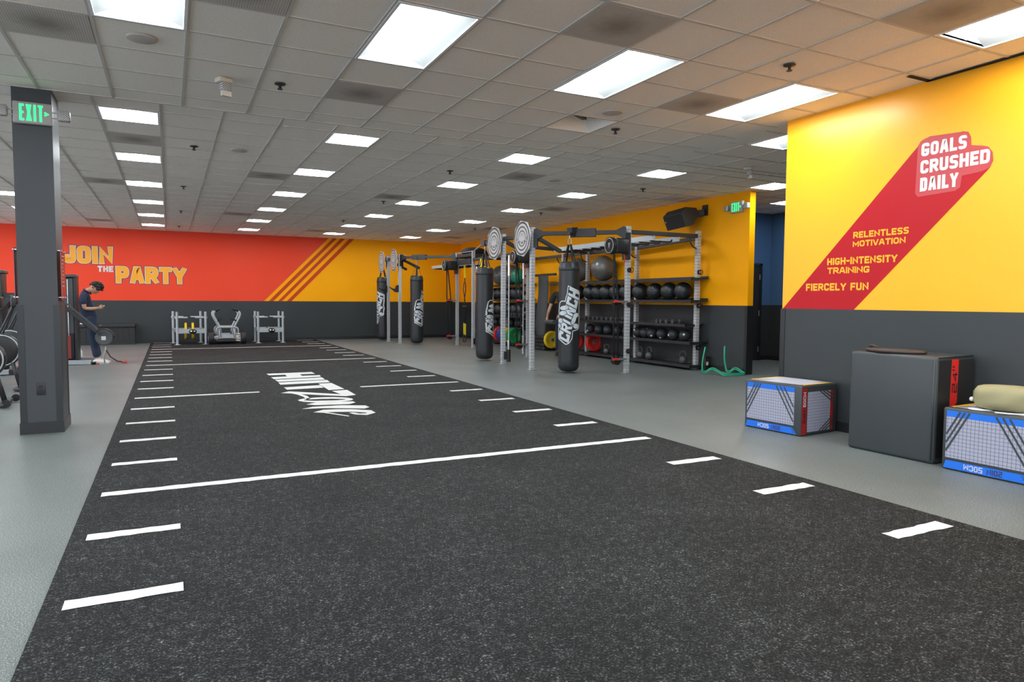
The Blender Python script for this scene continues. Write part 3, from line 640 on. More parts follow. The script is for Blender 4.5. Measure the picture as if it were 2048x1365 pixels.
# ------------------------------------------------------------------ target boards
def target(y, L, rot):
    x = 5.94; t = thing('target_board', (x, y, 2.46), L, 'target board', 'round target boards on the rig')
    r = .345; fn = lambda u, v, d: (-.012+d*1.0, -u, v)
    octo = [(r*math.cos(rot+PI/4*k), r*math.sin(rot+PI/4*k)) for k in range(8)]
    # board faces -x
    B().prism(octo, lambda u, v, d: (d, -u, v), -.010, .010).build('board', 'target_pale', t)
    for r0, r1 in ((.278, .310), (.205, .228), (.132, .150)):
        b = B()
        for k in range(40):
            a, c = 2*PI*k/40, 2*PI*(k+1)/40
            b.quad(*[(-.0115, -q*math.cos(w_), q*math.sin(w_)) for q, w_ in ((r0, a), (r0, c), (r1, c), (r1, a))])
        b.build('ring', 'ink_black', t)
    e = B(); g = random.Random(5)
    q = lambda u, v: (-.0118, -u, v)
    for k in range(7): e.quad(q(-.06+.017*k, .03+.05*math.sin(k*.55)), q(-.05+.017*k, .03+.05*math.sin(k*.55)), q(-.053+.017*k, .075+.03*math.sin(k*.5)), q(-.058+.017*k, .075+.03*math.sin(k*.5)))
    for s in (-1, 1): e.quad(q(s*.20-.012, -.03), q(s*.20+.010, -.03), q(s*.20+.008, .02), q(s*.20-.006, .02))
    for r0, r1, a0, a1 in ((.105, .120, 1.12*PI, 1.88*PI), (.055, .066, 1.1*PI, 1.9*PI)):
        for k in range(12):
            a, c = a0+(a1-a0)*k/12, a0+(a1-a0)*(k+1)/12
            e.quad(*[q(z_*math.cos(w_), z_*math.sin(w_)-.03) for z_, w_ in ((r0, a), (r0, c), (r1, c), (r1, a))])
    for s in (-1, 1): stroke(e, [(s*.075, -.015), (s*.165, -.11+.07)], .016, lambda u, v: (-.0121, -u, v-.03))
    stroke(e, [(-.02, -.075), (.02, -.055), (.0, -.03)], .02, lambda u, v: (-.0121, -u, v-.02))
    e.build('emblem', 'ink_black', t)
    B().box((.01, -.05, -.05), (.085, .05, .05)).build('mount', 'black_metal', t)
target(11.48, 'octagonal black and white ringed target board, the nearest to the camera', .18); target(12.72, 'octagonal ringed target board second nearest, above the third upright', .18)
target(19.72, 'octagonal ringed target board of the far pair, nearer one', .18); target(21.0, 'octagonal ringed target board farthest away, above the farthest punching bag', .18)
# ------------------------------------------------------------------ punching bags
RB = .188
def logo_px(px, py): return math.asin(max(-.985, min(.985, (px-278)/168))), .4939+(1115-py)*1.0655e-3
def logo(t, ang, zoff):
    def P(d): return lambda px, py: ((RB+d)*math.cos(ang+logo_px(px, py)[0]), (RB+d)*math.sin(ang+logo_px(px, py)[0]), logo_px(px, py)[1]+zoff)
    def fill(b, pts, d):
        """fan-free fill: triangulate, then split so the sheet follows the round bag"""
        bm = bmesh.new(); vs = [bm.verts.new((x, y, 0)) for x, y in pts]; bm.faces.new(vs)
        bmesh.ops.triangulate(bm, faces=bm.faces[:])
        for c in range(120, 450, 22): bmesh.ops.bisect_plane(bm, geom=bm.verts[:]+bm.edges[:]+bm.faces[:], plane_co=(c, 0, 0), plane_no=(1, 0, 0))
        f = P(d); bm.verts.index_update(); b.add([f(v.co.x, v.co.y) for v in bm.verts], [[v.index for v in q.verts] for q in bm.faces]); bm.free()
    outer = [(258,124),(345,170),(420,205),(443,240),(443,420),(438,560),(443,640),(437,770),(440,810),(432,850),(415,870),(345,890),(335,1010),(300,1075),(275,1102),(230,1117),(170,1070),(116,1022),(113,870),(114,600),(122,470),(130,410),(158,380),(195,378),(212,385),(226,310),(240,280)]
    inner = [(266,142),(345,186),(412,220),(432,250),(432,420),(428,560),(432,640),(428,760),(430,805),(422,842),(405,860),(336,880),(324,1005),(294,1062),(268,1088),(232,1102),(176,1056),(124,1012),(122,870),(124,600),(132,470),(140,418),(162,394),(194,392),(221,400),(237,312),(250,284)]
    a = B(); fill(a, outer, .002); a.build('logo_border', 'letter_white', t)
    a = B(); fill(a, inner, .003); a.build('logo_ground', 'ink_black', t)
    b = B(); Vh = Vector((-165, -92)); Ur = Vector((29, -140)); O = Vector((276, 1090))
    LH = {'C': 1.0, 'R': 1, 'U': 1, 'N': 1, 'H': 1}
    cell = .92
    def q(u, v): p = O+Ur*u+Vh*v; return (p.x, p.y)
    k = 0
    def rect(u0, u1, v0, v1, dd=.004):
        fill(b, [q(u0, v0), q(u1, v0), q(u1, v1), q(u0, v1)], dd)
    s = .30
    for i, c in enumerate('CRUNCH'):
        u0 = i*1.02; u1 = u0+cell
        if c == 'C': rect(u0, u0+s, 0, 1); rect(u0+s, u1, .76, 1, .00425); rect(u0+s, u1, 0, .24, .00425); rect(u1-s, u1, .24, .36); rect(u1-s, u1, .64, .76)
        if c == 'R': rect(u0, u0+s, 0, 1); fill(b, [q(u0+s, .76), q(u1-s, .76), q(u1, .80), q(u1-.04, .94), q(u1-.16, 1), q(u0+s, 1)], .00425); fill(b, [q(u1-s, .60), q(u1-.02, .60), q(u1, .80), q(u1-s, .78)], .0043); fill(b, [q(u0+s, .42), q(u1-.22, .42), q(u1-.06, .52), q(u1-.02, .61), q(u0+s, .58)], .00435); fill(b, [q(u0+s+.04, .44), q(u1-.26, .44), q(u1+.06, 0), q(u1-s+.04, 0)], .0044)
        if c == 'U': rect(u0, u0+s, 0, 1); rect(u1-s, u1, 0, 1); rect(u0+s, u1-s, 0, .24, .00425)
        if c == 'N':
            rect(u0, u0+s, 0, 1); rect(u1-s, u1, 0, 1); fill(b, [q(u0+s*.6, 1), q(u0+s*1.3, 1), q(u1-s*.6, 0), q(u1-s*1.3, 0)], .0044)
        if c == 'H': rect(u0, u0+s, 0, 1); rect(u1-s, u1, 0, 1); rect(u0+s, u1-s, .38, .62, .00425)
    b.build('logo_lettering', 'logo_grey', t)
    f1 = B(); f2 = B()
    def blob(x, y, rx, ry, rot, dd, bb):
        pts = []
        for k in range(14):
            a_ = 2*PI*k/14; u, v = rx*math.cos(a_), ry*math.sin(a_); pts.append((x+u*math.cos(rot)-v*math.sin(rot), y+u*math.sin(rot)+v*math.cos(rot)))
        fill(bb, pts, dd)
    for x, y, rx, ry in ((205, 500, 66, 38), (185, 588, 58, 38), (150, 715, 34, 42), (136, 800, 22, 36)):
        blob(x, y, rx+9, ry+8, -.15, .0052, f1); f3 = B(); blob(x, y, rx, ry, -.15, .0062, f3); f3.build('logo_finger', 'logo_grey', t)
        blob(x+rx*.5, y+2, 14, 17, 0, .0068, f1); blob(x+rx*.5, y+2, 11, 14, 0, .0074, f2)
    for pts, w_ in (([(420, 590), (370, 650), (345, 760)], 1),):
        blob(385, 625, 58, 46, -.8, .0052, f1); blob(350, 705, 40, 92, .30, .0054, f1); blob(385, 625, 48, 36, -.8, .0062, f2); blob(352, 703, 31, 82, .30, .0064, f2); blob(342, 742, 13, 20, .2, .0070, f1); blob(342, 742, 10, 17, .2, .0076, f2)
    f3 = B(); blob(388, 805, 42, 46, -.4, .0060, f3); f3.build('logo_wrist', 'logo_grey', t)
    f1.build('fist_outline', 'ink_black', t); f2.build('logo_thumb', 'logo_grey', t)
def bag(x, y, zb, L, ang, hang):
    t = thing('punching_bag', (x, y, zb), L, 'punching bag', 'long black punching bags'); H = 1.97
    B().lathe([(0, 0), (.08, .003), (.135, .018), (.17, .05), (.186, .11), (RB, .2), (RB, H-.16)], 40, None, True, False).build('body', 'black_vinyl', t)
    b = B().lathe([(RB, H-.16), (RB+.004, H-.155), (RB+.004, H-.10), (RB-.002, H-.09), (.178, H-.03), (.168, H), (.15, H+.004), (.14, H-.05), (0, H-.06)], 40, None, True, False)
    b.build('top_collar', 'black_vinyl', t)
    b = B()
    for k in range(28):
        a = 2*PI*k/28; b.tube([(.150*math.cos(a), .150*math.sin(a), .028), (.182*math.cos(a+.02), .182*math.sin(a+.02), .09), (RB*1.003*math.cos(a), RB*1.003*math.sin(a), .17)], .004, 5, rs=[.002, .0045, .001])
    b.build('base_pleat', 'black_vinyl', t)
    top = hang-zb
    for k in range(4):
        a = ang+.5+PI/2*k; c, s_ = math.cos(a), math.sin(a)
        B().bar((c*.166, s_*.166, H-.14), (c*.03, s_*.03, top-.16), .034, .006, (c, s_, 0)).build('strap', 'black_rubber', t)
        B().cyl((c*.168, s_*.168, H-.075), (c*.178, s_*.178, H-.075), .016, 12).build('rivet', 'steel', t)
    B().tube([(math.cos(ang+PI/2)*.03*math.cos(a), math.sin(ang+PI/2)*.03*math.cos(a), top-.11+.06*math.sin(a)) for a in [2*PI*k/12 for k in range(12)]], .006, 6, True).cyl((0, 0, top-.06), (0, 0, top), .012, 8).build('carabiner', 'steel', t)
    logo(t, ang, .0)
    return t
bag(6.44, 10.60, .025, 'black punching bag with the whole fist logo facing the turf, nearest one', math.radians(-121), 2.47)
bag(6.08, 13.50, .03, 'black punching bag with plain front beside the second target board', math.radians(-114+84), 2.46)
bag(6.48, 19.22, .03, 'black punching bag with half its logo showing, in front of the far orange wall', math.radians(-109+55), 2.47)
bag(6.06, 21.30, .03, 'farthest black punching bag, cut off by a grey upright', math.radians(-106-62), 2.47)
# trolleys that carry the bags
for (x, y), (dx, dy), L in [((6.44, 10.60), (.74, -.67), 'trolley of the nearest bag')]:
    n = Vector((dx, dy, 0)); s = Vector((-dy, dx, 0)); base = Vector((6.72, 10.76, 0))
at(B().bar((6.60, 10.84, 2.54), (6.95, 10.53, 2.54), .12, .15), 'bag_trolley', 'black_metal', RIG); at(B().bar((6.68, 10.79, 2.60), (6.42, 10.58, 2.56), .09, .10).bar((6.68, 10.79, 2.50), (6.40, 10.57, 2.50), .05, .05), 'bag_trolley_arm', 'black_metal', RIG)
at(B().bar((6.40, 19.34, 2.54), (6.70, 19.03, 2.54), .12, .14).bar((6.55, 19.18, 2.52), (6.47, 19.21, 2.52), .08, .08), 'bag_trolley', 'black_metal', RIG)
at(B().box((6.03, 13.42, 2.46), (6.13, 13.60, 2.58)), 'bag_trolley', 'black_metal', RIG); at(B().box((6.01, 21.22, 2.48), (6.11, 21.40, 2.58)), 'bag_trolley', 'black_metal', RIG)
# ------------------------------------------------------------------ rope trainers
def ropes(x, y, L, low=.24):
    t = thing('rope_trainer', (x, y, 0), L, 'rope trainer', 'black rope pull trainers'); z = 2.28
    B().rbox((-.29, -.115, z-.125), (.0, .115, z+.135), .03).build('housing', 'black_plastic', t)
    B().cyl((-.30, 0, z), (-.37, 0, z), .152, 32).build('drum', 'black_plastic', t)
    b = B(); b.tube([(-.372, .128*math.cos(a), z+.128*math.sin(a)) for a in [2*PI*k/28 for k in range(28)]], .007, 6, True); b.add([(-.374, .03, z+.05), (-.374, -.04, z+.05), (-.374, 0, z-.055)], [(0, 1, 2)]); b.build('drum_emblem', 'grey_plastic', t)
    B().box((-.02, -.10, z-.24), (.025, .10, z+.24)).build('mounting_plate', 'black_metal', t)
    B().tube([(-.30, -.05, z-.1), (-.29, -.05, 1.3), (-.26, -.04, low)], .017, 8).tube([(-.22, .07, z-.1), (-.17, .05, 1.7), (-.14, .04, 1.3), (-.12, .03, low)], .017, 8).build('rope', 'rope_black', t)
    for zz in (1.27, low):
        c = B().cyl((-.19, -.05, zz-.01), (-.19, .05, zz-.01), .075, 20); c.build('pulley', 'black_plastic', t)
        p = B().bar((-.2, -.07, zz+.02), (0, -.05, zz+.02), .035, .035).build('lever', 'steel', t); B().cyl((-.20, -.07, zz+.02), (-.30, -.08, zz+.02), .022, 10).build('grip', 'red', p)
    B().tube(rnd([(-.08, -.05, z-.14), (-.06, -.06, z-.27), (-.11, -.08, z-.34)], .05), .008, 6).build('release_strap', 'red', t)
ropes(7.35, 10.15, 'black rope trainer with a looped rope on the upright nearest the nearest bag'); ropes(7.31, 13.89, 'black rope trainer behind the nearest target board', .28); ropes(7.34, 18.30, 'black rope trainer on the far upright against the orange wall', .26)
# ------------------------------------------------------------------ suspension straps
def straps(x, y, L, zt=2.38, full=True):
    t = thing('suspension_strap', (x, y, 0), L, 'suspension trainer', 'yellow suspension straps')
    if full:
        B().bar((0, 0, zt), (.01, 0, 1.92), .052, .012, (0, 1, 0)).build('anchor_strap', 'strap_yellow', t)
        B().tube([(.01, 0, 1.92), (.01, 0, 1.80), (.03, 0, 1.74), (.03, 0, 1.55), (.0, 0, 1.35), (.012, 0, .66)], .014, 6).tube([(-.005, .02, 1.80), (-.03, .02, 1.6), (.02, .02, 1.3), (.0, .02, .66)], .013, 6).build('webbing', 'black_rubber', t)
        B().cyl((-.05, 0, 1.13), (.05, 0, 1.13), .012, 8).build('buckle', 'steel', t)
        B().box((-.03, -.006, .34), (.0, .006, .66)).box((.01, -.006, .32), (.04, .006, .64)).build('lower_strap', 'strap_yellow', t)
        B().tube(rnd([(-.02, 0, .34), (-.05, 0, .14), (.05, 0, .14), (.03, 0, .32)], .03), .014, 8).build('handle', 'black_rubber', t)
    else:
        B().tube([(-.10, 0, 2.43), (-.06, -.01, 2.36), (0, -.01, 2.335), (.06, -.01, 2.36), (.10, 0, 2.43)], .03, 8).build('anchor_strap', 'strap_yellow', t)
        B().tube(rnd([(0, 0, 2.33), (-.05, 0, 2.05), (.05, 0, 2.0), (.02, 0, 2.33)], .05), .013, 8).build('handle', 'black_rubber', t)
straps(7.38, 17.75, 'yellow and black suspension strap hanging between the two far uprights'); straps(7.30, 16.45, 'yellow suspension strap hanging behind the plain-fronted bag'); straps(7.22, 14.2, 'yellow suspension strap bundled up over the beam beside the target boards', full=False)
t = tag(B().sphere((0, 0, .12), .4, 18, 10, None, (1, .75, .35)).sphere((.3, .25, .09), .25, 14, 8, None, (1, .8, .4)).build('duffel_bag', 'black_cloth'), 'black cloth bundle lying on top of the far rig beams', 'duffel bag'); t.location = (7.9, 18.28, 2.56)
# vertical barbells
def barbell(x, y, L, z0=.06):
    t = thing('barbell', (x, y, z0), L, 'barbell', 'barbells stored upright')
    B().cyl((0, 0, 0), (0, 0, 2.15), .0145, 10).build('shaft', 'steel', t); B().cyl((0, 0, .02), (0, 0, .40), .025, 12).cyl((0, 0, 1.74), (0, 0, 2.15), .025, 12).cyl((0, 0, .40), (0, 0, .43), .036, 12).build('sleeve', 'chrome', t)
    return t
barbell(6.17, 12.50, 'barbell standing upright beside the second target board upright'); barbell(7.28, 14.0, 'barbell standing upright behind the nearest target upright'); barbell(7.50, 17.17, 'barbell standing upright at the far strap bay')
for x, y in [(6.17, 12.50), (7.50, 17.17)]: at(B().cyl((x, y, .05), (x, y, .30), .042, 14).box((x-.09, y-.01, .10), (x, y+.05, .26)), 'barbell_holder', 'black_rubber', RIG)
# ------------------------------------------------------------------ balls
def wall_ball():
    t = thing('medicine_ball', (0, 0, 0), '', 'medicine ball', 'black wall balls on the second shelf')
    B().sphere((0, 0, 0), .172, 32, 18).build('ball', 'leather_black', t)
    b = B()
    for rz in (0, PI/3, 2*PI/3):
        b.tube([(.1722*math.cos(a)*math.cos(rz), .1722*math.cos(a)*math.sin(rz), .1722*math.sin(a)) for a in [2*PI*k/36 for k in range(36)]], .0022, 4, True)
    b.build('seam', 'black_rubber', t)
    b = B(); n = 5
    for r_ in range(2):
        for k in range(n):
            a0 = math.radians(-150+r_*0)+k*.09; a1 = a0+.07
            e0 = -.12-r_*.28; e1 = e0-.16
            b.quad(*[(.1735*math.cos(e)*math.cos(a), .1735*math.cos(e)*math.sin(a), .1735*math.sin(e)) for a, e in ((a0, e1), (a1, e1), (a1, e0), (a0, e0))])
    b.build('printed_text', 'iron_grey', t); return t
wbp = None
ys = [10.49, 10.91, 11.36, 11.86, 12.33, 12.72, 13.10, 13.45, 13.79, 14.30]
for k, y in enumerate(ys):
    L = 'black leather wall ball on the second shelf, %s counted from the doorway end' % ORD[k]
    if wbp is None: wbp = wall_ball(); wbp['label'] = L; wbp.location = (8.965, y, 1.506); wbp.rotation_euler = (.2, 0, .1)
    else: d = dup(wbp, (8.965, y, 1.506), L); d.rotation_euler = (R.uniform(-.4, .4), R.uniform(-.2, .2), R.uniform(-.3, .3))
for z, n0, nm in ((1.506, ys, 'second'), (1.044, ys, 'third')):
    for k, y in enumerate([17.35, 17.72, 18.1, 18.75, 19.12]):
        d = dup(wbp, (8.965, y, z), 'black wall ball, far shelf unit, %s shelf down, %s from near end' % (nm, ORD[k]), group='wall balls on the far shelves'); d.rotation_euler = (R.uniform(-.4, .4), 0, R.uniform(-.4, .4))
sb = None
def slam(y, z, L, g='small rubber slam balls on the fourth shelf'):
    global sb
    if sb is None:
        sb = thing('slam_ball', (8.95, y, z), L, 'slam ball', g); B().sphere((0, 0, 0), .112, 26, 16).build('ball', 'ball_rubber', sb)
        B().cyl((-.085, -.07, .02), (-.0875, -.0725, .0206), .022, 14).build('number_disc', 'letter_white', sb); return sb
    d = dup(sb, (8.95, y, z), L, group=g); d.rotation_euler = (R.uniform(-1, 1), R.uniform(-.6, .6), R.uniform(-2, 2)); return d
for k, y in enumerate([10.40, 10.73, 11.09, 11.41, 11.645, 11.885, 12.28, 12.633, 13.0, 13.37, 13.75]): slam(y, .645, 'small black rubber slam ball on the fourth shelf, %s counted from the doorway end' % ORD[k])
for k, y in enumerate([17.2, 17.5, 18.0, 18.55, 19.0, 19.3]): slam(y, .645, 'small slam ball on the far shelf unit, %s from its near end' % ORD[k], 'slam balls on the far shelves')
yb = tag(B().sphere((0, 0, 0), .29, 36, 22).build('exercise_ball', 'yoga_grey'), 'large glossy grey exercise ball on the top shelf beside the nearest rope', 'exercise ball', 'grey exercise balls'); yb.location = (8.895, 13.15, 2.048)
dup(yb, (8.895, 14.24, 2.048), 'large grey exercise ball on the top shelf behind the nearest punching bag'); dup(yb, (8.895, 18.55, 2.048), 'large grey exercise ball on the far top shelf next to the plain-fronted bag'); dup(yb, (8.895, 17.93, 2.048), 'large grey exercise ball on the far top shelf behind the green ball')
g = tag(B().sphere((0, 0, 0), .225, 32, 20).build('exercise_ball', 'yoga_green'), 'green exercise ball on the far top shelf', 'exercise ball'); g.location = (8.90, 17.42, 1.985)
# ------------------------------------------------------------------ kettlebells, dumbbells
def kettlebell(r):
    t = thing('kettlebell', (0, 0, 0), '', 'kettlebell', 'grey kettlebells on the bottom shelf')
    B().lathe([(0, 0), (r*.55, 0), (r*.85, r*.25), (r, r*.85), (r*.86, r*1.45), (r*.5, r*1.78), (0, r*1.85)], 24, None, True, False).build('bell', 'iron_grey', t)
    B().tube(rnd([(0, -r*.62, r*1.4), (0, -r*.85, r*2.3), (0, -r*.45, r*2.95), (0, r*.45, r*2.95), (0, r*.85, r*2.3), (0, r*.62, r*1.4)], r*.4), r*.17, 10).build('handle', 'iron_grey', t); return t
kb = None
for k, (y, s) in enumerate([(10.41, 1.05), (11.463, 1.1), (11.767, 1.05), (13.03, .95), (13.74, .9)]):
    L = 'grey cast kettlebell on the bottom shelf, %s from the doorway end' % ORD[k]
    if kb is None: kb = kettlebell(.082); kb['label'] = L; kb.location = (8.93, y, .09); kb.rotation_euler = (0, 0, .4)
    else: d = dup(kb, (8.93, y, .09), L, rz=R.uniform(-.4, .7)); d.scale = (s/1.05,)*3
def dumbbell():
    t = thing('dumbbell', (0, 0, 0), '', 'dumbbell', 'small hex dumbbells on the third shelf'); c = .043
    for s in (-1, 1):
        B().cyl((s*.055, 0, c), (s*.115, 0, c), .047, 6, smooth=False).build('head', 'iron_grey', t, bevel=.004)
    B().cyl((-.055, 0, c), (.055, 0, c), .014, 10).build('handle', 'chrome', t); return t
db = None
for k, y in enumerate([10.62, 10.80, 10.98, 11.10, 12.55, 12.72, 12.90, 13.08, 13.26, 13.44, 13.62, 13.80]):
    L = 'small grey hex dumbbell on the third shelf, %s counted from the doorway end' % ORD[k]
    if db is None: db = dumbbell(); db['label'] = L; db.location = (8.93, y, .861)
    else: dup(db, (8.93, y, .861), L, rz=R.uniform(-.1, .1))
for k, y in enumerate([17.0, 17.16, 17.32, 17.48, 17.64, 17.8, 17.96, 18.12]): dup(db, (8.90, y, .861), 'small dumbbell on the far shelf unit, %s from its near end' % ORD[k], group='dumbbells on the far shelves')
# ------------------------------------------------------------------ bumper plates (axis along the wall)
def plate(m, x, y, z, L, r=.225, wd=.075, axis='y', group=None):
    t = thing('weight_plate', (x, y, z), L, 'weight plate', group)
    mt = Matrix.Rotation(PI/2, 4, 'X') if axis == 'y' else Matrix.Rotation(PI/2, 4, 'Y')
    h = wd/2
    B().lathe([(.03, -h*.7), (r*.62, -h*.7), (r*.68, -h), (r*.95, -h), (r, -h*.8), (r, h*.8), (r*.95, h), (r*.68, h), (r*.62, h*.7), (.03, h*.7)], 40, mt, True, False).build('disc', m, t)
    B().lathe([(.026, -h), (.055, -h*.9), (.055, h*.9), (.026, h), (.026, -h)], 20, mt, False, False).build('hub', 'steel', t); return t
for m, y, c in (('plate_red', 18.35, 'red'), ('plate_blue', 18.12, 'blue'), ('plate_blue', 17.98, 'blue'), ('plate_yellow', 17.82, 'yellow'), ('plate_yellow', 17.70, 'yellow'), ('plate_green', 17.52, 'green'), ('plate_green', 17.40, 'green')):
    pos = {18.35: 'farthest of the coloured row', 18.12: 'next to the red plate', 17.98: 'next to the yellow plates', 17.82: 'next to the blue plates', 17.70: 'next to the green plates', 17.52: 'next to the yellow plates', 17.40: 'nearest of the coloured row'}[y]
    plate(m, 8.78, y, .30, '%s bumper plate standing on the floor rack, %s' % (c, pos), wd=.11, group='coloured bumper plates')
plate('plate_yellow', 8.86, 15.42, .29, 'yellow bumper plate on edge just left of the nearest bag', wd=.09); plate('plate_red', 8.86, 14.26, .325, 'red bumper plate on edge right behind the nearest bag', wd=.10); plate('plate_red', 9.03, 13.70, .325, 'red bumper plate half hidden behind a rear upright', wd=.08)
t = thing('plate_rack', (8.8, 17.7, 0), 'low black rack holding the coloured bumper plates', 'plate rack')
B().box((-.16, -.48, .05), (-.12, .78, .085)).box((.12, -.48, .05), (.16, .78, .085)).box((-.16, -.48, 0), (.16, -.44, .05)).box((-.16, .74, 0), (.16, .78, .05)).build('frame', 'black_metal', t)
b = B()
for y, z in ((15.42, .065), (14.26, .10)): b.box((8.70, y-.1, 0), (9.02, y+.1, z-.001))
# step platforms, mats
t = thing('step_platform_stack', (8.85, 16.05, 0), '', 'exercise step')
t['label'] = 'stack of black aerobic steps under the hanging grey mats'
for k in range(4):
    b = B().rbox((-.18, -.55, .008+k*.095), (.18, .55, .094+k*.095), .02)
    for q in range(9): b.box((-.184, -.5+q*.115, .03+k*.095), (-.179, -.44+q*.115, .075+k*.095))
    b.build('step', 'black_plastic', t)
for k, (y, z0, L) in enumerate([(15.83, .25, 'grey exercise mat hanging from hooks beside the tattooed arm'), (15.98, .5, 'dark exercise mat hanging behind the front grey mat')]):
    m = B(); W = .46
    rows = 14
    vs = []
    for i in range(rows+1):
        f = i/rows; z = 1.96-f*(1.96-z0)
        for j in (0, 1): vs.append((8.84+.02*math.sin(f*5)+k*.05, y+(j-.5)*W+f*.12, z))
    m.add(vs, [(2*i, 2*i+1, 2*i+3, 2*i+2) for i in range(rows)], True)
    o = m.build('exercise_mat', 'mat_grey', bevel=0); s_ = o.modifiers.new('thick', 'SOLIDIFY'); s_.thickness = .012
    tag(o, L, 'exercise mat')
at(B().bar((8.86, 16.9, 1.975), (8.86, 15.25, 1.975), .05, .06), 'mat_hook_bar', 'black_metal', RIG)
# ------------------------------------------------------------------ plyometric boxes
def tri_lines(b, fn, p0, p1, n, step, wd, lim=None):
    for k in range(n):
        s = (p0[0]+step[0]*k, p0[1]+step[1]*k), (p1[0]+step[0]*k, p1[1]+step[1]*k)
        stroke(b, list(s), wd, lambda u, v, k=k: fn(u, v, .0001*k))
def printed_box(loc, rz, Ly, Dx, H, L):
    t = thing('plyo_box', loc, L, 'plyometric box', 'printed plyometric boxes', rz)
    B().rbox((0, 0, 0), (Dx, Ly, H), .018).build('shell', 'box_vinyl', t)
    ff = lambda o0: (lambda s, z, o=0: (-.0015-o0-o, s, z))
    def sheet(fn, x0, x1, z0, z1, name, m, skew=(0, 0)):
        return B().quad(fn(x0, z0), fn(x1, z0), fn(x1-skew[1], z1), fn(x0+skew[0], z1)).build(name, m, t)
    f = ff(0); a0, a1 = Ly*.115, Ly*.955; z0, z1 = H*.20, H*.955
    sheet(f, a0, a1, z0, H*.855, 'woven_panel', 'box_grid'); sheet(f, a0, a1, H*.855, z1, 'blue_strip', 'box_blue')
    sheet(f, Ly*.06, Ly*.975, H*.03, H*.155, 'blue_strip', 'box_blue', (.05, .02))
    b = B(); g = ff(.0008)
    for k in range(3):
        o = k*.045
        w_ = .10+.034*k; stroke(b, [(a1-.002, z1-w_*1.9), (a1-w_, z1-.004)], .015, lambda u, v, q=k: g(u, v, .0001*q))
        w_ = .21-.045*k; stroke(b, [(a0+.005, z1-w_*1.62), (a0+w_, z1-.004)], .015, lambda u, v, q=k: g(u, v, .0001*q))
        stroke(b, [(Ly*.075+k*.014, H*.045), (Ly*.115+k*.014, H*.145)], .004, lambda u, v, q=k: g(u, v, .0001*q))
    b.build('stripe', 'box_vinyl', t)
    up = lambda u, v, o: g(Ly*.50+u, H*.092-v, o)
    word(t, '50CM', -.005+.035, .135+.03, -.022, .022, up, 'box_white', .19, gap=.2); word(t, '20IN', -.105, .0, -.022, .022, up, 'letter_navy', .19, gap=.2)
    # end face towards the camera (-y)
    e = lambda o0: (lambda s, z, o=0: (s, -.0015-o0-o, z)); f = e(0)
    sheet(f, Dx*.17, Dx*.80, H*.07, H*.87, 'woven_panel', 'box_grid'); sheet(f, Dx*.02, Dx*.15, H*.03, H*.95, 'red_strip', 'box_dark_red', (0, 0)); sheet(f, Dx*.80, Dx*.88, H*.07, H*.87, 'red_strip', 'box_dark_red')
    b = B(); b2 = B(); g2 = e(.0008)
    for k in range(3):
        o = k*.042
        stroke(b, [(Dx*.50+o*1.1, H*.87), (Dx*.875, H*.62+o*.9)], .013, lambda u, v, q=k: g2(u, v, .0001*q)); stroke(b2, [(Dx*.50+o*1.1, H*.07), (Dx*.875, H*.34-o*.9)], .013, lambda u, v, q=k: g2(u, v, .0001*q))
    b.build('stripe', 'box_vinyl', t); b2.build('stripe', 'box_vinyl', t)
    sd = lambda u, v, o: g2(Dx*.085-v, H*.52+u, o)
    word(t, '60CM', .03, .175, -.021, .021, sd, 'box_white', .19, gap=.2); word(t, '24IN', -.13, .0, -.021, .021, sd, 'ink_black', .19, gap=.2)
    # top
    p = lambda o0: (lambda x, y, o=0: (x, y, H+.0012+o0+o)); f = p(0)
    sheet(f, Dx*.10, Dx*.92, Ly*.08, Ly*.93, 'top_panel', 'box_white'); g3 = p(.0006)
    B().quad(g3(.03, Ly*.90), g3(Dx*.9, Ly*.90), g3(Dx*.9, Ly*.97), g3(.07, Ly*.97)).build('yellow_strip', 'box_yellow', t); B().quad(g3(.05, Ly*.03), g3(Dx*.92, Ly*.03), g3(Dx*.88, Ly*.10), g3(.10, Ly*.10)).build('yellow_strip', 'box_yellow', t)
    g4 = p(.0012)
    for p0, p1, q in (((Dx*.08, Ly*.975), (Dx*.26, Ly*.72), .05), ((Dx*.68, Ly*.20), (Dx*.80, Ly*.02), .05)):
        b = B()
        for k in range(3): stroke(b, [(p0[0]+q*k, p0[1]), (p1[0]+q*k, p1[1])], .012, lambda u, v, z=k: g4(u, v, .0001*z))
        b.build('stripe', 'box_vinyl', t)
    return t
printed_box((5.435, 4.625, 0), math.radians(5), .668, .575, .495, 'small printed plyo box with blue and red strips standing apart near the passage')
printed_box((5.45, 2.60, 0), math.radians(2), .668, .57, .49, 'printed plyo box with blue strips carrying the tan bag')
t = thing('plyo_box', (5.475, 3.36, 0), 'tall plain charcoal plyo box with a red 24 inch strip on its side', 'plyometric box', None, math.radians(2))
B().rbox((0, 0, 0), (.545, .765, .872), .03, 4).build('shell', 'box_vinyl', t)
f = lambda s, z, o=0: (s, -.0018-o, z)
B().quad(f(.03, .05), f(.52, .05), f(.52, .84), f(.03, .84)).build('side_panel', 'box_vinyl_side', t)
B().add([f(.19, .39, .001), f(.295, .49, .001), f(.30, .845, .001), f(.20, .845, .001)], [(0, 1, 2, 3)]).build('red_strip', 'red', t); B().quad(f(.19, .30, .001), f(.215, .30, .001), f(.295, .43, .001), f(.285, .45, .001)).build('grey_stripe', 'box_white', t)
b = B(); text(b, '24"', .57, .79, -.036, .036, lambda u, v, o: f(.25-v, u, .002+o), .17, 0, .3); b.build('lettering', 'ink_black', t)
b = B(); b.tube(rnd([(.0, .02, .86), (-.004, .02, .03)], .01), .006, 6).tube([(.03, .0, .868), (.51, .0, .868)], .006, 6); b.build('welt', 'box_vinyl', t)
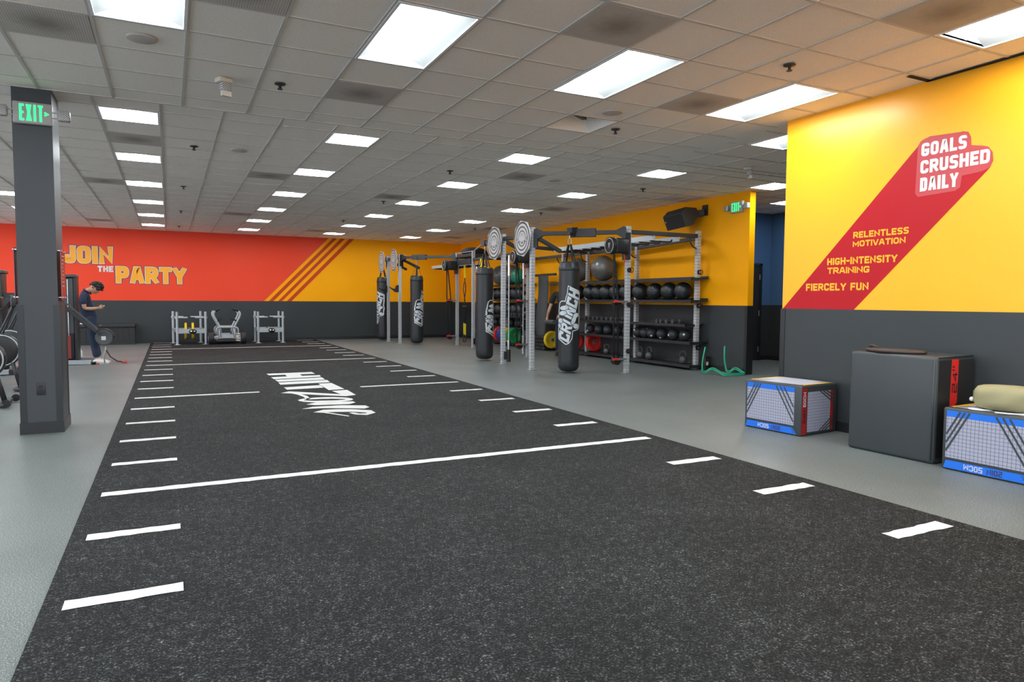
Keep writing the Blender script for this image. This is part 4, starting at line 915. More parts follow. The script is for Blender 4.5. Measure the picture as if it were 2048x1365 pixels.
# weight belt on the tall box
t = thing('weight_belt', (5.60, 3.80, .873), 'dark brown leather belt lying on the tall plain plyo box', 'belt', None, math.radians(8))
B().lathe([(0, 0), (.19, .002), (.20, .012), (.19, .022), (0, .028)], 28, Matrix.Diagonal((.66, 1.28, 1.3, 1)), True, False).build('belt', 'brown_leather', t)
B().tube([(.02, .14, .03), (.0, .20, .055), (-.01, .235, .05), (.0, .20, .035)], .011, 6).build('buckle_strap', 'brown_leather', t)
b = B().tube([(-.10, -.02, .012), (-.126, -.025, .006), (-.1325, -.025, -.03), (-.132, -.025, -.05)], .003, 5); b.build('cord', 'black_rubber', t)
b = B().rbox((-.138, -.037, -.105), (-.129, -.013, -.05), .003); b.build('tag', 'tag_dark', t); b = B()
for k in range(3): b.box((-.1395, -.034, -.09+k*.013), (-.138, -.016, -.084+k*.013))
b.build('tag_print', 'letter_white', t)
# tan stuff bag
t = thing('stuff_bag', (5.66, 2.80, .492), 'puffy tan drawstring bag lying on the printed plyo box by the frame edge', 'bag', None, math.radians(-72))
b = B(); n, m = 28, 22; vs = []
for i in range(m+1):
    u = -1+2*i/m; env = (1-abs(u)**5)**.4 if abs(u) < 1 else .0
    for k in range(n):
        a = 2*PI*k/n; cs, sn = math.cos(a), math.sin(a)
        sq = (abs(cs)**3.2+abs(sn)**3.2)**(-1/3.2); w_ = 1+.02*math.sin(5*a+7*u)+.02*math.sin(9*u+3*a)
        pinch = 1-.10*math.exp(-((u-.18)/.05)**2)*abs(math.sin(2.5*a))
        vs.append((u*.34+.0, cs*.125*sq*env*w_*pinch, .098+sn*.098*sq*(.35+.65*env)*w_*pinch*(1 if sn > 0 else .98)))
b.add(vs, [(i*n+k, i*n+(k+1) % n, (i+1)*n+(k+1) % n, (i+1)*n+k) for i in range(m) for k in range(n)]+[tuple(reversed(range(n))), tuple(m*n+k for k in range(n))], True)
b.build('body', 'bag_tan', t)
B().tube([(.05, -.11, .16), (.10, -.128, .12), (.10, -.13, .05), (.05, -.12, .0+.01)], .003, 5).build('seam', 'bag_tan', t)
B().tube(rnd([(.20, -.128, .15), (.16, -.16, .10), (.10, -.135, .02), (-.02, -.19, .008), (-.16, -.185, .006)], .06), .006, 6).build('drawstring', 'letter_white', t); B().sphere((-.345, 0, .07), .018, 12, 8).build('cord_stop', 'letter_white', t); B().lathe([(0, 0), (.08, .0), (.085, .006), (0, .008)], 16, Matrix.Translation((-.28, -.05, 0))).build('paper_disc', 'paper', t)
# ------------------------------------------------------------------ hurdles and box by the wall end
def hurdle(dx, dy, L, dz=0):
    p = [(8.60, 9.45, .46), (8.545, 9.45, .2), (8.53, 9.43, .05), (8.56, 9.42, .013), (8.60, 9.40, .035), (8.66, 9.36, .085), (8.72, 9.33, .08), (8.63, 8.995, .013), (9.05, 8.925, .013), (9.12, 9.02, .02), (9.11, 9.18, .085), (9.06, 9.2, .09), (8.99, 9.245, .013), (8.955, 9.28, .05), (8.955, 9.33, .25), (8.98, 9.36, .477)]
    b = B().tube(rnd([(x+dx, y+dy, z+dz) for x, y, z in p], .05, 4), .0115, 10)
    return tag(b.build('agility_hurdle', 'hurdle_green', None, (8.8, 9.2, 0)), L, 'hurdle', 'green agility hurdles')
hurdle(0, 0, 'bent green tube hurdle lying by the orange wall end, the nearer one'); hurdle(.036, .03, 'bent green tube hurdle lying by the orange wall end, nested behind the other', .023)
t = thing('floor_caddy', (9.08, 9.95, 0), 'small dark box with a white and yellow label behind the green hurdles', 'box')
B().rbox((-.05, -.05, 0), (.05, .05, .24), .01).build('body', 'black_plastic', t); B().box((-.03, -.0515, .10), (.02, -.05, .15)).build('label', 'letter_white', t); B().box((-.03, -.0515, .152), (.03, -.05, .165)).build('label_stripe', 'strap_yellow', t); B().rbox((-.055, -.055, .24), (.055, .055, .272), .008).build('lid', 'black_plastic', t)
# ------------------------------------------------------------------ loudspeaker
t = thing('loudspeaker', (8.82, 10.42, 2.90), 'black loudspeaker tilted down on the orange side wall', 'speaker')
mt = Matrix.Rotation(math.radians(-22), 4, 'Y') @ Matrix.Rotation(math.radians(-4), 4, 'X')
b = B(); fn = lambda u, v, d: mt @ Vector((u, d, v))
b.prism([(-.20, -.15), (-.20, .13), (-.05, .19), (.20, .09), (.20, -.07), (-.02, -.18)], fn, -.27, .27); b.build('cabinet', 'black_plastic', t, bevel=.012)
b = B(); b.prism([(-.203, -.14), (-.203, .12), (-.199, .12), (-.199, -.14)], fn, -.25, .25); b.build('grille', 'black_rubber', t)
B().bar((.12, -.05, .05), (.365, -.22, .10), .10, .12).box((.35, -.32, .04), (.37, -.18, .24)).build('wall_bracket', 'black_metal', t); B().box((-.206, .19, -.09), (-.203, .22, -.07)).build('badge', 'grey_plastic', t)
# ------------------------------------------------------------------ push sleds
def sled(x0, x1, y0, y1, L, rz=0):
    xc, yc = (x0+x1)/2, (y0+y1)/2; t = thing('push_sled', (xc, yc, 0), L, 'push sled', 'silver push sleds', rz); hx, hy = (x1-x0)/2, (y1-y0)/2
    for sx in (-1, 1):
        for sy in (-1, 1):
            u = B().cyl((sx*hx, sy*hy, .015), (sx*hx, sy*hy, .93), .033, 14).build('upright', 'silver_paint', t)
            B().lathe([(.085, 0), (.09, .012), (.05, .024), (0, .026)], 20, Matrix.Translation((sx*hx, sy*hy, 0))).build('foot', 'silver_paint', u)
            B().cyl((sx*hx, sy*hy, .765), (sx*(hx-.27), sy*hy, .765), .024, 12).cyl((sx*(hx+.01), sy*hy, .735), (sx*(hx+.01), sy*hy, .795), .04, 12).build('handle', 'silver_paint', t)
        B().box((sx*hx-.025, -hy, .38), (sx*hx+.025, hy, .45)).build('side_rail', 'silver_paint', t)
        B().box((sx*hx-.02, -hy, .74), (sx*hx+.02, hy, .79)).build('side_rail', 'silver_paint', t)
    for sy in (-1, 1):
        B().box((-hx, sy*hy-.02, .325), (hx, sy*hy+.02, .445)).build('crossbeam', 'silver_paint', t)
        e = B().lathe([(0, -.012), (.09, -.01), (.10, 0), (0, .001)], 24, Matrix.Translation((.03, sy*hy-.021, .375)) @ Matrix.Rotation(PI/2, 4, 'X') @ Matrix.Diagonal((1, .72, -1, 1))).build('badge', 'black_plastic', t)
        B().sphere((-.012, sy*hy-.032, .375), .03, 12, 8).sphere((.072, sy*hy-.032, .375), .03, 12, 8).build('knob', 'chrome', e)
    B().box((-hx, -.03, .385), (hx, .03, .43)).cyl((0, 0, .43), (0, 0, .47), .03, 12).build('center_beam', 'silver_paint', t)
    return t
sled(.13, .86, 21.15, 22.05, 'silver push sled with two yellow plates, beside the first turf ticks', math.radians(6)); sled(2.31, 3.00, 21.22, 22.05, 'silver push sled without plates, nearer the orange stripes')
plate('plate_yellow', .40, 21.45, .38, 'yellow plate hung on the push sled, first from its tick-mark side', r=.235, wd=.06, axis='x', group='yellow plates on the sled'); plate('plate_yellow', .58, 21.45, .38, 'yellow plate hung on the push sled, the one nearer the wheeled sled', r=.235, wd=.06, axis='x', group='yellow plates on the sled')
t = thing('wheeled_sled', (1.46, 21.45, 0), 'silver wheeled sled with curved handles between the two push sleds', 'wheeled sled')
for sx in (-1, 1):
    for sy in (-1, 1):
        wl = B().lathe([(.02, -.07), (.12, -.075), (.165, -.07), (.178, -.05), (.178, .05), (.165, .07), (.12, .075), (.02, .07)], 32, Matrix.Translation((sx*.425, sy*.38, .178)) @ Matrix.Rotation(PI/2, 4, 'Y'), True).build('wheel', 'black_rubber', t)
        B().lathe([(0, -.077), (.07, -.077), (.09, -.06), (.09, .06), (.07, .077), (0, .077)], 20, Matrix.Translation((sx*.425, sy*.38, .178)) @ Matrix.Rotation(PI/2, 4, 'Y'), True).build('hub', 'silver_paint', wl)
        h = B().tube(rnd([(sx*.16, sy*.36, .34), (sx*.19, sy*.36, .50), (sx*.345, sy*.36, .80), (sx*.355, sy*.36, .90), (sx*.29, sy*.36, .95)], .08), .028, 12).build('curved_handle', 'silver_paint', t)
        B().tube([(sx*.30, sy*.36, .943), (sx*.19, sy*.36, 1.02)], .031, 12).build('grip', 'black_rubber', h); B().cyl((sx*.26, sy*.36, .66), (sx*.13, sy*.36, .74), .023, 10).build('side_grip', 'black_rubber', h)
for sy in (-1, 1):
    B().tube(rnd([(-.29, sy*.42, .26), (-.29, sy*.42, .49), (.29, sy*.42, .49), (.29, sy*.42, .26)], .09), .022, 10).build('guard_bar', 'silver_paint', t)
    B().cyl((-.36, sy*.38, .178), (.36, sy*.38, .178), .03, 12).build('axle', 'steel', t)
    B().box((-.14, sy*.44-.05, .18), (.14, sy*.44+.05, .29)).build('brake_box', 'silver_paint', t)
    for sx in (-1, 1): B().cyl((sx*.2, sy*.40, .20), (sx*.2, sy*.40, .44), .035, 12).build('spring', 'steel', t)
B().box((-.29, -.40, .12), (.29, .40, .17)).build('chassis', 'silver_paint', t); B().box((-.27, -.47, .10), (.27, -.42, .16)).build('bumper', 'black_metal', t)
b = B()
for k in range(5): b.bar((.22, -.47, .12+k*.05), (.34, -.46, .10+k*.05), .02, .03)
b.build('resistance_lever', 'cream', t)
# ------------------------------------------------------------------ storage bench
t = thing('storage_bench', (-1.60, 22.18, 0), 'black slatted storage bench against the red wall', 'storage bench')
B().box((-.72, -.24, .04), (.72, .26, .47)).build('body', 'black_plastic', t); b = B()
for k in range(11): b.box((-.69+k*.127, -.252, .09), (-.69+k*.127+.10, -.24, .44))
b.build('slat_front', 'black_plastic', t); B().rbox((-.735, -.26, .475), (.735, .27, .575), .012).build('lid', 'black_plastic', t); B().box((-.73, -.255, 0), (.73, .26, .06)).build('plinth', 'black_plastic', t); B().sphere((-.10, -.265, .545), .018, 10, 6).build('latch', 'chrome', t); B().rbox((-.66, -.2, .575), (-.40, .05, .605), .01).build('folded_cloth', 'paper', t)
# ------------------------------------------------------------------ dual cable machine
def cable_machine(loc, rz, L):
    t = thing('cable_machine', loc, L, 'cable machine', 'cable machines', rz)
    B().rbox((-.13, -.05, .06), (.06, .36, 1.70), .02).build('column', 'charcoal_trim', t); B().rbox((-.15, -.10, 1.70), (.12, .40, 1.76), .015).build('cap', 'iron_grey', t)
    B().box((.065, -.06, .06), (.115, .36, 1.70)).build('side_post', 'black_metal', t)
    B().box((-.125, -.056, .60), (.055, -.05, 1.68)).build('clear_guard', 'iron_grey', t)
    ws = B().box((-.10, -.075, .10), (.0, -.056, .56)).build('weight_stack', 'stack_red', t); b = B()
    for k in range(17): b.box((-.10, -.078, .115+k*.026), (.03, -.0745, .119+k*.026))
    b.build('plate_gap', 'iron_grey', ws); B().cyl((-.03, -.065, .56), (-.03, -.065, 1.66), .008, 8).build('guide_rod', 'chrome', t)
    for y, z0, x1, z1 in ((-.42, 1.26, .47, .64), (.62, 1.20, .33, .60)):
        a = B().bar((-.28, y, z0+.08), (x1, y, z1), .07, .085, (0, 1, 0)).build('arm', 'black_metal', t, bevel=.008); B().bar((-.10, y-.01, z0+.02), (x1+.02, y, z1+.05), .03, .03, (0, 1, 0)).build('arm_rail', 'iron_grey', a)
        mt = Matrix.Translation((x1+.12, y, z1-.12)) @ Matrix.Rotation(PI/2, 4, 'X')
        p = B().lathe([(0, -.014), (.13, -.016), (.15, -.022), (.155, 0), (.15, .022), (.13, .016), (0, .014)], 36, mt, True, False).build('pulley', 'iron_grey', t)
        B().tube([(x1+.12+.165*math.cos(q), y, z1-.12+.165*math.sin(q)) for q in [math.radians(130-k*13) for k in range(11)]], .022, 8).build('pulley_guard', 'black_plastic', p); B().box((x1+.075, y-.03, z1-.165), (x1+.15, y-.016, z1-.09)).build('pulley_label', 'letter_white', p)
        B().bar((x1-.03, y, z1+.03), (x1+.08, y, z1-.06), .06, .05, (0, 1, 0)).build('swivel', 'black_metal', t)
        if y < 0:
            B().tube([(x1+.14, y, z1-.27), (x1+.14, y, z1-.36), (x1+.11, y, z1-.48), (x1+.12, y, .02)], .012, 6).build('cable_strap', 'steel', t)
            B().tube([(x1+.15, y, z1-.36), (x1+.22, y, z1-.50), (x1+.34, y, .05), (x1+.44, y, .03)], .013, 6).build('ankle_strap', 'black_rubber', t); B().cyl((x1+.42, y, .03), (x1+.50, y, .03), .022, 8).build('strap_end', 'red', t)
    B().cyl((-.28, -.46, 1.33), (-.28, .66, 1.30), .03, 14).box((-.30, .02, 1.26), (-.12, .30, 1.38)).build('arm_pivot', 'black_metal', t)
    for y in (-.38, .42):
        B().bar((-.20, y, .055), (.36, y-.03, .045), .09, .075).build('base_leg', 'silver_paint', t); B().box((.36, y-.08, 0), (.44, y+.03, .05)).build('foot', 'black_rubber', t)
    B().box((-.26, -.42, 0), (-.16, .46, .09)).build('base_beam', 'black_metal', t); B().box((.38, -.46, .0), (.50, -.40, .025)).build('foot_tip', 'red', t)
    return t
cable_machine((-1.75, 16.02, 0), 0, 'black cable machine with red weight stack beside the leaning man'); cable_machine((-2.62, 14.4, 0), PI, 'cable machine tower at the frame edge behind the rowing machines')
t = thing('water_bottle', (-1.72, 17.25, 0), 'clear plastic water bottle on the floor behind the cable machine leg', 'bottle')
B().lathe([(0, 0), (.033, .0), (.035, .01), (.035, .13), (.028, .16), (.013, .178), (.013, .185)], 16).build('bottle', 'water_clear', t); B().cyl((0, 0, .183), (0, 0, .20), .016, 12).build('cap', 'white_plastic', t)
# ------------------------------------------------------------------ rowing machines (flywheel end towards the turf)
def rower():
    t = thing('rowing_machine', (0, 0, 0), '', 'rowing machine', 'black rowing machines in a row')
    mt = Matrix.Translation((-.26, 0, .56)) @ Matrix.Rotation(PI/2, 4, 'X')
    fw = B().lathe([(.05, -.085), (.14, -.09), (.20, -.075), (.236, -.04), (.24, 0), (.236, .04), (.20, .075), (.14, .09), (.05, .085)], 40, mt, True).build('flywheel_cage', 'black_plastic', t)
    for s in (-1, 1): B().tube([(-.26+.215*math.cos(a), s*.066, .56+.215*math.sin(a)) for a in [2*PI*k/40 for k in range(40)]], .010, 6, True).build('cage_rim', 'silver_paint', fw)
    b = B()
    for k in range(4): b.tube([(-.26+q*math.cos(2*PI*k/40), 0, .56) for q in (.1, .2)], .003, 4)
    B().cyl((-.26, -.10, .56), (-.26, .10, .56), .06, 16).build('hub', 'iron_grey', fw)
    B().tube([(-.14, -.06, .42), (-.05, -.06, .03)], .017, 8).tube([(-.14, .06, .42), (-.05, .06, .03)], .017, 8).build('front_leg', 'black_metal', t)
    f = B().rbox((-.09, -.31, .015), (-.01, .31, .055), .012).build('front_foot', 'iron_grey', t)
    for s in (-1, 1): B().cyl((.01, s*.28-.014, .05), (.01, s*.28+.014, .05), .045, 20).build('caster_wheel', 'black_rubber', f)
    B().tube(rnd([(-.32, 0, .70), (-.20, 0, .95), (-.09, 0, 1.22)], .2), .016, 8).tube(rnd([(-.26, .04, .75), (-.16, .04, 1.0), (-.09, .04, 1.2)], .2), .012, 8).build('monitor_arm', 'black_metal', t)
    B().rbox((-.12, -.09, 1.17), (-.04, .09, 1.31), .02, 3, None).build('monitor', 'black_plastic', t)
    B().bar((-.45, 0, .40), (-2.45, 0, .34), .07, .08).build('seat_rail', 'silver_paint', t); B().rbox((-1.62, -.17, .42), (-1.35, .17, .475), .02).build('seat', 'black_rubber', t); B().bar((-2.3, -.2, .02), (-2.3, .2, .02), .05, .04).bar((-2.3, 0, .02), (-2.25, 0, .34), .05, .05, (0, 1, 0)).build('rear_leg', 'black_metal', t)
    for s in (-1, 1): B().bar((-.62, s*.12, .30), (-.50, s*.12, .56), .11, .02, (1, 0, .4)).build('foot_plate', 'black_plastic', t)
    B().cyl((-.55, -.24, .60), (-.55, .24, .60), .016, 10).build('handle', 'black_rubber', t)
    b = None; return t
r0 = rower(); r0['label'] = 'black rowing machine with round flywheel cage, the nearest of the row'; r0.location = (-1.75, 10.1, 0)
dup(r0, (-1.86, 11.75, 0), 'black rowing machine second nearest of the row, beside the column'); dup(r0, (-2.02, 13.3, 0), 'black rowing machine third nearest of the row, partly behind the column'); 
# ------------------------------------------------------------------ people
def skin(nodes, edges, root=0, sub=2):
    """continuous tapered surface grown round a joint skeleton -> (verts, faces)"""
    me = bpy.data.meshes.new('tmp'); me.from_pydata([n[:3] for n in nodes], edges, []); me.update()
    o = bpy.data.objects.new('tmp', me); COL.objects.link(o)
    md = o.modifiers.new('s', 'SKIN'); md.use_smooth_shade = True; md.branch_smoothing = .6
    for i, v in enumerate(me.skin_vertices[0].data):
        n = nodes[i]; v.radius = (n[3], n[4] if len(n) > 4 else n[3]); v.use_root = (i == root)
    sb_ = o.modifiers.new('d', 'SUBSURF'); sb_.levels = sub; sb_.render_levels = sub
    dg = bpy.context.evaluated_depsgraph_get(); ev = o.evaluated_get(dg); m2 = bpy.data.meshes.new_from_object(ev)
    vs = [v.co.copy() for v in m2.vertices]; fs = [list(p.vertices) for p in m2.polygons]
    bpy.data.objects.remove(o); bpy.data.meshes.remove(me); bpy.data.meshes.remove(m2); return vs, fs
def chain(nodes, edges, start, pts):
    p = start
    for q in pts:
        nodes.append(q); edges.append((p, len(nodes)-1)); p = len(nodes)-1
    return p
def hand(b, wrist, dirv, palm_n, size=.95, curl=.35, thumb=1):
    """palm, four unequal bent fingers and a side thumb"""
    d = Vector(dirv).normalized(); n = Vector(palm_n); n = (n-d*n.dot(d)).normalized(); s = d.cross(n); w = Vector(wrist)
    b.tube([w-d*.02, w+d*.02*size, w+d*.055*size, w+d*.085*size], .03, 10, rs=[.024*size, .028*size, .034*size, .030*size])
    for k, ln in enumerate((.070, .080, .074, .058)):
        o = w+d*.078*size+s*(.027-.018*k)*size; l = ln*size
        p1 = o+d*l*.45+n*l*curl*.25; p2 = p1+(d*.75+n*curl*1.1).normalized()*l*.32; p3 = p2+(d*.45+n*curl*1.8).normalized()*l*.26
        b.tube([o, p1, p2, p3], .009, 8, rs=[.0095*size, .009*size, .0085*size, .0065*size])
    o = w+d*.03*size+s*.030*size*thumb; p1 = o+(d*.6+s*.7*thumb+n*.4).normalized()*.035*size; p2 = p1+(d*.8+s*.25*thumb+n*.5).normalized()*.03*size
    b.tube([o-s*.008*thumb, o, p1, p2], .011, 8, rs=[.014*size, .013*size, .011*size, .008*size])
def head(b, c, fwd, up, s=1.0):
    f = Vector(fwd).normalized(); u = Vector(up); u = (u-f*u.dot(f)).normalized(); r = u.cross(f)
    m = Matrix((f, r, u)).transposed().to_4x4(); m.translation = Vector(c)
    n, k = 24, 18; vs = []
    for i in range(k+1):
        t = PI*i/k; z = -math.cos(t)
        for j in range(n):
            a = 2*PI*j/n; x, y = math.sin(t)*math.cos(a), math.sin(t)*math.sin(a)
            jaw = max(0, -z); wy = .074*(1-.30*jaw**1.5); fx = .095*(1-.08*jaw) if x > 0 else .098*(1-.35*jaw)
            xx = x*fx+(.014*jaw if x > 0 else .012*jaw); vs.append(((xx)*s, y*wy*s, z*.115*s))
    b.add(vs, [(i*n+j, i*n+(j+1) % n, (i+1)*n+(j+1) % n, (i+1)*n+j) for i in range(k) for j in range(n)], True, m)
    T = lambda x, y, z: m @ Vector((x*s, y*s, z*s))
    b.tube([T(.088, 0, .02), T(.108, 0, -.022), T(.112, 0, -.034), T(.092, 0, -.040)], .01, 8, rs=[.006*s, .011*s, .012*s, .006*s])       # nose
    b.tube([T(.086, -.022, -.066), T(.096, 0, -.064), T(.086, .022, -.066)], .005, 6, rs=[.003*s, .006*s, .003*s]); b.tube([T(.084, -.02, -.075), T(.094, 0, -.076), T(.084, .02, -.075)], .005, 6, rs=[.003*s, .0065*s, .003*s])   # lips
    for q in (-1, 1):
        b.tube([T(.084, q*.014, .028), T(.091, q*.032, .033), T(.078, q*.052, .026)], .005, 6, rs=[.004*s, .006*s, .004*s])        # brow ridge
        b.tube([T(-.005, q*.072, .028), T(-.02, q*.084, .022), T(-.018, q*.082, -.01), T(-.002, q*.073, -.025)], .008, 8, rs=[.006*s, .010*s, .009*s, .006*s])   # ear
    return T
def eyes(T, parent, loc):
    b = B()
    for q in (-1, 1): b.sphere(T(.082, q*.031, .010), .010, 10, 8)
    e = b.build('eyes', 'letter_white', parent, loc); e.location = (0, 0, 0); b = B()
    for q in (-1, 1): b.sphere(T(.0885, q*.031, .010), .0052, 8, 6)
    e2 = b.build('iris', 'ink_black', e, loc); e2.location = (0, 0, 0)
def part(b, name, m, t, mod=None):
    o = b.build(name, m, t, t.location); o.location = (0, 0, 0); return o
# --- man leaning back against the cable machine, looking down at his hands
t = thing('person', (-1.22, 15.9, 0), 'person in navy polo leaning back on the cable machine, looking down at hands', 'person')
Y = 15.93
N = [(-1.40, Y, .93, .098, .10), (-1.455, Y, 1.06, .09, .10), (-1.50, Y, 1.20, .10, .13), (-1.505, Y, 1.32, .10, .145), (-1.475, Y, 1.41, .06, .07), (-1.425, Y, 1.455, .05, .052), (-1.375, Y, 1.485, .05, .055)]
E_ = [(i, i+1) for i in range(6)]
wr_n = None
for s in (-1, 1):
    chain(N, E_, 3, [(-1.50, Y+s*.155, 1.36, .055), (-1.50, Y+s*.20, 1.24, .048), (-1.485, Y+s*.20, 1.09, .040), (-1.36, Y+s*.15, 1.085, .035), (-1.275, Y+s*.10, 1.10, .025)])
    chain(N, E_, 0, [(-1.385, Y+s*.085, .84, .085), (-1.375, Y+s*.095, .66, .068), (-1.365, Y+s*.10, .50, .055), (-1.335, Y+s*.11, .34, .050), (-1.30, Y+s*.12+(.05 if s > 0 else -.02), .10, .036)])
vs, fs = skin(N, E_); b = B().add(vs, fs, True)
T = head(b, (-1.315, Y, 1.500), (.62, 0, -.80), (.78, 0, .62), 1.02)
b.tube([(-1.425, Y, 1.44), (-1.37, Y, 1.475), (-1.335, Y, 1.49)], .05, 12)
hand(b, (-1.285, Y-.10, 1.10), (.9, .25, .10), (0, .5, .8), .95, .5, 1); hand(b, (-1.285, Y+.10, 1.10), (.9, -.25, .10), (0, -.5, .8), .95, .5, -1)
part(b, 'body', 'skin', t); eyes(T, t, t.location)
# hair: tight curls over the crown and brow
g = random.Random(4); b = B()
for k in range(230):
    a = g.uniform(0, 2*PI); e = g.uniform(-.25, PI/2); x, y, z = math.cos(e)*math.cos(a), math.cos(e)*math.sin(a), math.sin(e)
    if x > .55 and z < .38: continue
    if z < .0 and x > -.2: continue
    b.sphere(T(x*.098+(.018 if x > 0 else 0), y*.080, z*.122+.012), g.uniform(.014, .024), 8, 6)
b.sphere(T(-.008, 0, .030), .098, 20, 14, None, (1, .86, 1.02)) if False else None
part(b, 'hair', 'hair', t)
# clothes
N = [(-1.385, Y, .80, .135, .15), (-1.455, Y, 1.06, .118, .138), (-1.50, Y, 1.20, .112, .145), (-1.505, Y, 1.33, .108, .155), (-1.478, Y, 1.405, .080, .085), (-1.447, Y, 1.445, .066, .068)]; E_ = [(i, i+1) for i in range(5)]
for s in (-1, 1): chain(N, E_, 3, [(-1.50, Y+s*.16, 1.365, .068), (-1.502, Y+s*.205, 1.27, .066), (-1.495, Y+s*.208, 1.155, .066)])
vs, fs = skin(N, E_); sh = part(B().add(vs, fs, True), 'polo_shirt', 'navy_cloth', t)
b = B().tube([(-1.447+.060*math.cos(a), Y+.062*math.sin(a), 1.425-.045*math.cos(a)) for a in [2*PI*k/20 for k in range(20)]], .014, 8, True); o = b.build('collar', 'navy_cloth', sh, t.location); o.location = (0, 0, 0)
N = [(-1.405, Y, .93, .135, .145), (-1.435, Y, 1.02, .122, .13)]; E_ = [(0, 1)]
for s in (-1, 1): chain(N, E_, 0, [(-1.388, Y+s*.085, .82, .100), (-1.378, Y+s*.095, .66, .086), (-1.368, Y+s*.10, .50, .076), (-1.338, Y+s*.11, .32, .072), (-1.305, Y+s*.12+(.05 if s > 0 else -.02), .11, .070)])
vs, fs = skin(N, E_); part(B().add(vs, fs, True), 'jeans', 'denim', t)
for s, y, x in ((-1, Y-.14, -1.31), (1, Y+.17, -1.31)):
    b = B(); n = 16; vs = []
    prof = [(-.07, .034, .055), (-.04, .042, .085), (.02, .045, .088), (.08, .047, .066), (.14, .045, .050), (.19, .035, .036), (.215, .012, .018)]
    for px, hw, hz in prof:
        for k in range(n):
            a = 2*PI*k/n; c, q = math.cos(a), math.sin(a); vs.append((x+px, y+hw*c, max(.012, hz*.5+hz*.5*q) if q < 0 else hz*.5+hz*.5*q))
    b.add(vs, [(i*n+k, i*n+(k+1) % n, (i+1)*n+(k+1) % n, (i+1)*n+k) for i in range(len(prof)-1) for k in range(n)]+[tuple(reversed(range(n))), tuple((len(prof)-1)*n+k for k in range(n))], True)
    o = part(b, 'shoe', 'shoe_white', t)
    b = B().box((x-.075, y-.044, 0), (x+.205, y+.044, .022)); q = b.build('sole', 'letter_white', o, t.location); q.location = (0, 0, 0)
# --- man behind the nearest punching bag
P0 = Vector((8.34, 14.0, 0)); t = thing('person', P0, 'person in black T-shirt with tattooed arm, mostly hidden behind the nearest punching bag', 'person')
f = Vector((-.62, -.78, 0)).normalized(); r = Vector((f.y, -f.x, 0))       # r = towards his right (image left)
def W(a, b_, z): return P0+f*a+r*b_+Vector((0, 0, z))
def nd(a, b_, z, *rad): p = W(a, b_, z); return (p.x, p.y, p.z, *rad)
N = [nd(0, 0, .98, .11, .10), nd(.01, 0, 1.12, .11, .10), nd(.01, 0, 1.28, .14, .11), nd(0, 0, 1.42, .15, .10), nd(0, 0, 1.53, .06), nd(.01, 0, 1.58, .055), nd(.02, 0, 1.63, .055)]; E_ = [(i, i+1) for i in range(6)]
for s in (-1, 1):
    chain(N, E_, 3, [nd(0, s*.19, 1.47, .06), nd(-.01, s*.25, 1.33, .052), nd(-.02, s*.30, 1.17, .043), nd(.06, s*.34, 1.02, .038), nd(.10, s*.36, .90, .027)])
    chain(N, E_, 0, [nd(0, s*.09, .88, .09), nd(.02, s*.10, .68, .07), nd(.03, s*.10, .50, .058), nd(.0, s*.11, .34, .052), nd(-.02, s*.12, .09, .037)])
vs, fs = skin(N, E_); b = B().add(vs, fs, True)
T = head(b, W(.035, 0, 1.70), f, (0, 0, 1), 1.0)
hand(b, W(.10, .36, .89), f*.25+Vector((0, 0, -1)), -r, 1.0, .8, 1); hand(b, W(.10, -.36, .89), f*.25+Vector((0, 0, -1)), r, 1.0, .5, 1)
part(b, 'body', 'skin', t); eyes(T, t, t.location)
b = B()
for s in (1,):
    vs, fs = skin([nd(-.02, s*.301, 1.165, .0435), nd(.06, s*.341, 1.02, .0385), nd(.098, s*.359, .915, .029)], [(0, 1), (1, 2)]); b.add(vs, fs, True)
part(b, 'tattoo', 'skin_tattoo', t)
b = B()
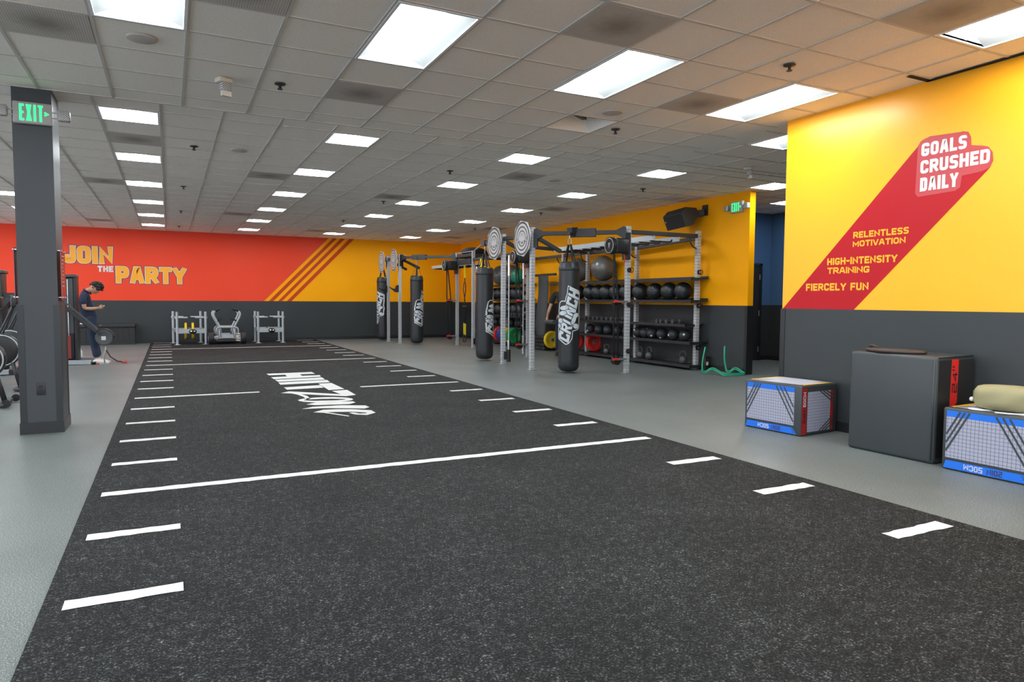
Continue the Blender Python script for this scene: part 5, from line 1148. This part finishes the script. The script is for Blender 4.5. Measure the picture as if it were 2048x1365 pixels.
for k in range(200):
    a = g.uniform(0, 2*PI); e = g.uniform(-.2, PI/2); x, y, z = math.cos(e)*math.cos(a), math.cos(e)*math.sin(a), math.sin(e)
    if (x > .5 and z < .5) or (z < 0 and x > -.2): continue
    b.sphere(T(x*.097, y*.078, z*.118+.008), g.uniform(.010, .016), 8, 6)
part(b, 'hair', 'hair', t)
N = [nd(0, 0, .84, .16, .15), nd(.01, 0, 1.10, .146, .128), nd(.01, 0, 1.28, .155, .125), nd(0, 0, 1.42, .165, .112), nd(0, 0, 1.51, .085)]; E_ = [(i, i+1) for i in range(4)]
for s in (-1, 1): chain(N, E_, 3, [nd(0, s*.19, 1.475, .075), nd(-.01, s*.255, 1.34, .072), nd(-.02, s*.292, 1.21, .070)])
vs, fs = skin(N, E_); part(B().add(vs, fs, True), 't_shirt', 'black_cloth', t)
N = [nd(0, 0, .97, .14, .125), nd(0, 0, 1.06, .13, .115)]; E_ = [(0, 1)]
for s in (-1, 1): chain(N, E_, 0, [nd(0, s*.09, .86, .105), nd(.02, s*.10, .68, .086), nd(.03, s*.10, .50, .076), nd(0, s*.11, .34, .07), nd(-.02, s*.12, .10, .066)])
vs, fs = skin(N, E_); part(B().add(vs, fs, True), 'jeans', 'denim', t)
for s in (-1, 1):
    b = B(); c = W(.05, s*.12, 0)
    vs = []; prof = [(-.09, .036, .07), (-.04, .045, .10), (.04, .047, .09), (.12, .046, .06), (.17, .03, .035)]; n = 14
    for a_, hw, hz in prof:
        for k in range(n):
            an = 2*PI*k/n; p = c+f*a_+r*(hw*math.cos(an)); vs.append((p.x, p.y, hz*.5+hz*.5*math.sin(an)))
    b.add(vs, [(i*n+k, i*n+(k+1) % n, (i+1)*n+(k+1) % n, (i+1)*n+k) for i in range(len(prof)-1) for k in range(n)]+[tuple(reversed(range(n))), tuple((len(prof)-1)*n+k for k in range(n))], True)
    part(b, 'shoe', 'black_rubber', t)
hp = W(.125, .355, .80)
t2 = thing('foam_roller', hp, 'short dark roller held in the tattooed hand behind the nearest bag', 'foam roller')
d_ = (f*.8-r*.6).normalized(); B().cyl(-d_*.05, d_*.36, .055, 18).build('roller', 'mat_grey', t2); B().cyl(-d_*.055, -d_*.049, .04, 16).build('end_cap', 'black_rubber', t2)
